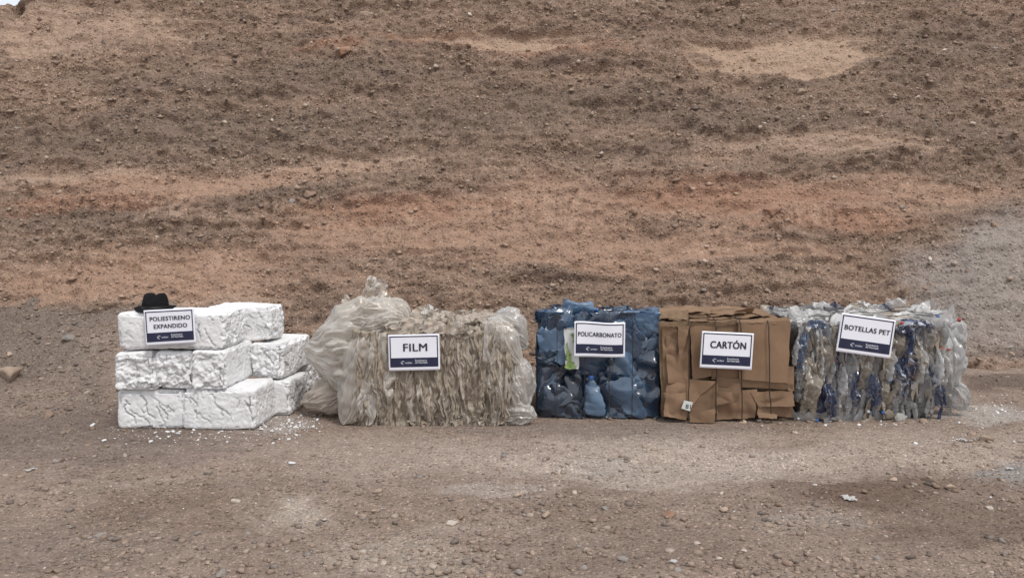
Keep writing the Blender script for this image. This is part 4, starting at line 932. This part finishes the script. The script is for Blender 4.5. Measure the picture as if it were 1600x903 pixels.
sign('POLIESTIRENO EXPANDIDO sign leaning on the white foam stack', 265.5, 510.5, 79, YB - .045, math.radians(3.2), [('POLIESTIRENO', .80, .082, .515, .525), ('EXPANDIDO', .66, .082, .515, .372)], lambda u, v: (-.012 * u * v, .03 * u * u), -.05)
sign('FILM sign on the front of the film bale', 647, 550.5, 81, YF - .11, math.radians(1.3), [('FILM', .46, .145, .525, .452)], lambda u, v: (0 * u, .01 * u * u), -.03)
sign('POLICARBONATO sign with a wavy top on the blue bale', 937, 530.5, 80, YP - .10, math.radians(-.4), [('POLICARBONATO', .845, .085, .50, .445)], lambda u, v: (-.018 * np.sin((u + .1) * 5.0) * (v + .35), .03 * np.sin(u * 6)), -.03, .69)
sign('CARTÓN sign on the cardboard bale', 1135.5, 547.5, 82, YC - .085, math.radians(-3.5), [('CARTÓN', .68, .165, .52, .475)], lambda u, v: (.006 * np.sin(u * 3), .03 * u * u - .02 * v), -.03)
sign('BOTELLAS PET sign hanging crooked on the bottle bale', 1353.5, 524.5, 87, 6.37, math.radians(-8.2), [('BOTELLAS PET', .83, .088, .505, .46)], lambda u, v: (.004 * u, -.03 * (u + .2) ** 2), -.05)
tv, tf, tsz = text_mesh('81', .02)
lc = at(*zc(252, 722), YC - .068 - .004)
th_ = math.radians(-8); tx = tv[:, 0] * .052; tz = tv[:, 1] * .052
part('lettering', np.stack([lc[0] + tx * math.cos(th_) - tz * math.sin(th_), 0 * tx + lc[1] - .03, lc[2] + tx * math.sin(th_) + tz * math.cos(th_)], 1), tf, M['ink'], lab, False)

# ------------------------------------------------------------------ PET bottle bale
YT = 6.50
pet = thing('bottle_bale', (X_(1372, YT), YT + .5, 0), 'wide bale of crushed clear and blue plastic bottles at the right end', 'plastic bale')
px0, px1, pz = X_(1250, YT), X_(1478, YT), .825
P, Fc = box_surface(px1 - px0 - .08, 1.0, pz - .06, .025); P, nn = round_box(P, (px1 - px0 - .08, 1.0, pz - .06), .05)
P = P + nn * (.03 * fbm(P * 7, 3, 1001) + .025 * ridged(P * np.array([14, 14, 5]), 2, 1002) - .03)[:, None]; P[:, 2] = np.maximum(P[:, 2], 0)
part('crushed_core', P + np.array([(px0 + px1) / 2, YT + .58, 0]), Fc, M['greyplastic'], pet)
BPROF = [(.001, .006), (.022, .0), (.034, .006), (.037, .02), (.036, .05), (.033, .056), (.036, .062), (.036, .085), (.033, .091), (.036, .097), (.037, .13), (.035, .15), (.037, .17), (.034, .20), (.026, .225), (.016, .245), (.0125, .252), (.0125, .262), (.016, .263), (.0125, .265), (.0125, .28)]
def bottle_mesh(seed, mat, flat, twist):
    r = np.random.default_rng(seed); V, Fc = lathe(BPROF, 20); V[:, 2] -= .14
    body = 1 - sstep(.09, .12, V[:, 2]); V0 = V
    V = V + (.024 * body)[:, None] * np.stack([fbm(V * 16 + 7 * k + seed, 2, seed + k) for k in range(3)], 1)
    Vc = crease(V, r, 6, .017, 11); V = V + (Vc - V) * body[:, None]
    V[:, 1] *= 1 - (1 - flat) * body; V[:, 0] *= 1 + .35 * body * (1 - flat)
    a = twist * V[:, 2] * 6; V = np.stack([V[:, 0] * np.cos(a) - V[:, 1] * np.sin(a), V[:, 0] * np.sin(a) + V[:, 1] * np.cos(a), V[:, 2]], 1)
    V[:, 0] += .02 * np.sin(V[:, 2] * 12 + seed)
    return mesh('bottle', V, Fc, M[mat], True), V[-20:].mean(0)
KINDS = ['pet'] * 8 + ['petdirty'] * 4 + ['petblue'] * 1 + ['petwhite'] * 1
BM = [bottle_mesh(1100 + k, kd, random.uniform(.25, .5), random.uniform(-.8, .8)) for k, kd in enumerate(KINDS)]
Vc, Fk = lathe([(.001, .016), (.0145, .016), (.0165, .012), (.0165, -.006), (.014, -.008)], 12)
CAPS = [mesh('cap', Vc, Fk, M[k]) for k in ('capred', 'capblue', 'capwhite', 'capblue')]
def bottle(x, y, z, rot, s, i=None, capp=.3, sz_=None):
    i = random.randrange(len(BM)) if i is None else i
    o = link('bottle', BM[i][0], pet, np.array([x, y, z]) - WL[pet.name], rot, sz_ or (s, s, s))
    if random.random() < capp: link('cap', random.choice(CAPS), o, BM[i][1])
    return o
W_ = px1 - px0
for row in range(6):
    for colm in range(30):
        x = px0 + .03 + (W_ - .02) * (colm + random.uniform(.15, .85)) / 30; z = .13 + (pz - .24) * (row + random.uniform(-.25, .25)) / 5
        up = 0 if random.random() < .55 else math.pi
        s = random.uniform(.62, 1.0); z = max(z, .14 * s * .95)
        bottle(x, YT + random.uniform(.0, .07), min(z, pz - .12 * s), (up + random.uniform(-.15, .15), random.gauss(0, .15), random.uniform(-1.2, 1.2)), s, None, .3, (s * random.uniform(.6, .95), s, s))
for colm in range(11):                                # a squeezed row lying across the foot
    bottle(px0 + W_ * (colm + .5) / 15, YT + random.uniform(-.01, .03), .045, (random.uniform(-.3, .3), random.choice([1, -1]) * random.uniform(.9, 2.0), random.uniform(-.6, .6)), .8, None, .8)
for k in range(76):                                   # the top
    x = random.uniform(px0 + .05, px1 + .02); y = YT + random.uniform(.03, 1.02)
    i = random.choice([0, 1, 2, 3, 4, 5, 8, 9, 13, 13, 13, 12])
    bottle(x, y, pz + random.uniform(-.02, .025), (math.pi / 2 + random.uniform(-.2, .2), random.uniform(-1.5, 1.5), random.gauss(math.pi / 2, .5)), random.uniform(.8, 1.1), i, .1)
for k in range(26):                                   # the right end
    bottle(px1 + random.uniform(-.05, .02), YT + random.uniform(.05, .9), random.uniform(.16, pz - .15), (random.uniform(-.2, .2), random.gauss(0, .2), random.uniform(.8, 2.2)), random.uniform(.9, 1.2))
# hanging wraps and blue sacks
WR = [film_piece_mesh('plastic_wrap', .13, .42, 1200 + k, M[m_], 14, 30, 2.0, .024, .022) for k, m_ in enumerate(['petfilm', 'petfilm', 'petfilm', 'petblue', 'petdirty', 'petwhite'])]
for k in range(30):
    i = random.choice([0, 1, 2, 3, 3, 4, 4]); px = random.uniform(1246, 1480); z = random.uniform(.40, .86)
    sc = random.uniform(.45, .9) if i in (3, 5) else random.uniform(.6, 1.1)
    link('plastic_wrap', WR[i], pet, np.array([X_(px, YT), YT + random.uniform(-.035, .02), z]) - WL[pet.name], (.03, random.uniform(-.15, .15), random.uniform(-.5, .5)), (sc, sc, min(sc, (z - .03) / .45)))
for (px, py, w, l, sd) in [(1425, 500, .20, .15, 1221), (1428, 520, .12, .42, 1222), (1408, 560, .10, .32, 1223), (1274, 498, .16, .10, 1224), (1452, 503, .10, .12, 1225), (1260, 520, .07, .3, 1226), (1340, 580, .08, .3, 1227), (1292, 600, .08, .28, 1228), (1368, 585, .07, .26, 1229)]:
    me = film_piece_mesh('blue_sack', w, l, sd, M['petblue'], 14, 26, 1.6, .02, .02)
    link('blue_sack', me, pet, at(px, py, YT - .045) - WL[pet.name], (.04, random.uniform(-.1, .1), random.uniform(-.3, .3)))
def T(px, py, dy=0.0): return at(px, py, YT + dy)
bag('clear_wrap', T(1462, 505, .3), T(1480, 640, .18), .14, 1241, M['petfilm'], pet, 10, .01, 1.2, .34, 110, 60, .09)
bag('clear_wrap', T(1455, 498, .25), T(1470, 590, -.02), .10, 1242, M['petfilm'], pet, 10, .01, .8, .34, 100, 50, .09)
bag('clear_wrap', T(1466, 500, .35), T(1488, 560, .3), .15, 1246, M['petfilm'], pet, 10, .01, 1.1, .34, 100, 50, .09)
bag('clear_wrap', T(1470, 505, .7), T(1488, 600, .6), .15, 1243, M['petfilm'], pet, 10, .01, 1.2, .34, 100, 50, .09)
bag('clear_wrap', T(1480, 600, .2), T(1512, 640, .15), .10, 1244, M['petfilm'], pet, 9, .008, 1., .34, 90, 50, .09)
bag('clear_wrap', T(1300, 496, .3), T(1238, 500, .2), .07, 1245, M['petfilm'], pet, 9, None, .8, .34, 90, 50, .09)
for (px, py, s, dy, m_, sd) in [(1280, 478, .13, .9, 'petwhite', 1251), (1293, 478, .08, .9, 'petwhite', 1252), (1335, 478, .10, .95, 'petdirty', 1253), (1358, 478, .17, .9, 'petwhite', 1254), (1395, 480, .22, .8, 'petfilm', 1255), (1430, 486, .25, .6, 'petwhite', 1256), (1385, 481, .09, .82, 'petblue', 1257),
                                (1450, 492, .22, .4, 'petwhite', 1258), (1470, 497, .2, .3, 'petfilm', 1259), (1265, 482, .07, .9, 'petblue', 1260), (1226, 486, .08, .7, 'petwhite', 1261), (1206, 483, .07, .8, 'petblue', 1262), (1305, 477, .07, .9, 'petblue', 1263), (1250, 497, .2, .2, 'petwhite', 1264), (1262, 503, .18, .05, 'petfilm', 1265)]:
    me = scrap_mesh('plastic_scrap', s, sd, M[m_], 14, .5); p = T(px, py, dy); p[2] = max(p[2], pz + .005)
    link('plastic_scrap', me, pet, p - WL[pet.name], (random.uniform(.2, 1.0), random.uniform(-.4, .4), random.uniform(-1, 1)))
for k in range(5):                                    # wires lying lengthways over the top
    rr = np.random.default_rng(1280 + k); yk = YT + .12 + .19 * k; n = 22
    P = np.stack([np.linspace(px0 - .01, px1 + .03, n), yk + .015 * rr.normal(size=n), pz + .045 + .012 * rr.normal(size=n)], 1); P[1:-1] = (P[:-2] + P[1:-1] + P[2:]) / 3
    V, Fc = tube(P, .0032, 6); part('baling_wire', V, Fc, M['wire'], pet)
rr = np.random.default_rng(1290); P = np.stack([np.linspace(px0 + .08, px1 + .02, 24), YT - .045 + .005 * rr.normal(size=24), .125 + .004 * rr.normal(size=24)], 1)
V, Fc = tube(P, .0022, 6); part('baling_wire', V, Fc, M['wire'], pet)

# ------------------------------------------------------------------ hat
hb = at(243, 484.5, YB + .17); hz = .936
hat = thing('fedora_hat', (hb[0], hb[1], hz), 'black felt fedora hat on the top white block behind its sign', 'hat')
n, rows = 72, []
th = np.arange(n) * 2 * math.pi / n
def ring(rx, ry, z): return np.stack([rx * np.cos(th), ry * np.sin(th), z + 0 * th], 1)
CR = [(.102, .118, .012), (.101, .117, .03), (.099, .114, .05), (.095, .109, .08), (.090, .102, .105), (.084, .094, .122), (.075, .083, .134), (.062, .068, .141), (.045, .048, .143), (.025, .026, .143), (.004, .004, .143)]
V = np.concatenate([ring(*q) for q in CR])
top = sstep(.07, .14, V[:, 2])
V[:, 2] -= .040 * top * np.exp(-(V[:, 0] / .026) ** 2)                       # the lengthways dent
V[:, 2] -= .018 * top * sstep(.02, .09, -V[:, 1])                            # lower at the front
pin = sstep(.05, .13, V[:, 2]) * np.exp(-((V[:, 1] + .075) / .035) ** 2); V[:, 0] *= 1 - .28 * pin
Fc = np.concatenate([np.stack([k * n + np.arange(n), k * n + (np.arange(n) + 1) % n, (k + 1) * n + (np.arange(n) + 1) % n, (k + 1) * n + np.arange(n)], 1) for k in range(len(CR) - 1)])
base = WL[hat.name]; part('crown', V + base, Fc, M['felt'], hat)
BR_ = [(.099, .115, .014), (.110, .127, .011), (.130, .148, .010), (.150, .168, .013), (.153, .171, .015), (.150, .168, .010), (.128, .146, .006), (.099, .115, .008)]
V = np.concatenate([ring(*q) for q in BR_]); rr = np.hypot(V[:, 0], V[:, 1])
V[:, 2] += .030 * sstep(.11, .16, rr) * (np.abs(V[:, 0]) / (rr + 1e-6)) ** 2 * 0.5 - .012 * sstep(.11, .17, rr) * sstep(.3, 1, -V[:, 1] / (rr + 1e-6)) + .012 * sstep(.11, .17, rr) * sstep(.3, 1, V[:, 1] / (rr + 1e-6))
Fc = np.concatenate([np.stack([k * n + np.arange(n), k * n + (np.arange(n) + 1) % n, ((k + 1) % len(BR_)) * n + (np.arange(n) + 1) % n, ((k + 1) % len(BR_)) * n + np.arange(n)], 1) for k in range(len(BR_))])
part('brim', V + base, Fc, M['felt'], hat)
HB = [(.1045, .1205, .013), (.1035, .1195, .04), (.1005, .1165, .0405)]
V = np.concatenate([ring(*q) for q in HB]); Fc = np.concatenate([np.stack([k * n + np.arange(n), k * n + (np.arange(n) + 1) % n, (k + 1) * n + (np.arange(n) + 1) % n, (k + 1) * n + np.arange(n)], 1) for k in range(2)])
part('ribbon', V + base, Fc, M['band'], hat)

# ------------------------------------------------------------------ small things
x, t = slope_uv(1412, 470); p, _, _ = slope_pt(x, t)
V, Fc = tube([(p[0], p[1] - .02, p[2] - .06), (p[0] + .004, p[1] - .03, p[2] + .06), (p[0] + .006, p[1] - .035, p[2] + .15)], .012, 5)
Fc = [list(q) for q in Fc] + [[10, 11, 12, 13, 14]]
tag(part('wooden_stake', V, Fc, M['wood'], None, False), 'thin wooden stake stuck in the bank behind the bottle bale', 'stake')
SCR = [mesh_ for mesh_ in (scrap_mesh('paper_scrap', .11, 1301, M['petwhite'], 10, .3), scrap_mesh('paper_scrap', .09, 1302, M['petwhite'], 10, .3))]
for i, (px, py, s, lbl) in enumerate([(1327, 782, .7, 'crumpled white scrap on the dirt in front of the bottle bale'), (1052, 881, .45, 'small white scrap at the bottom edge below the cardboard bale'), (1506, 690, .8, 'white scrap beside the tan stones right of the bottle bale'),
                                      (1578, 735, .6, 'white scrap on the grey patch at the right edge'), (48, 736, .5, 'small white scrap on the dirt at the left edge')]):
    p = ground_at(px, py); o = link('paper_scrap', SCR[i % 2], None, (p[0], p[1], gh(p[0], p[1]) + .012), (.1, .1, i), (s, s * .8, s * .5)); tag(o, lbl, 'scrap', 'white scraps on the ground')
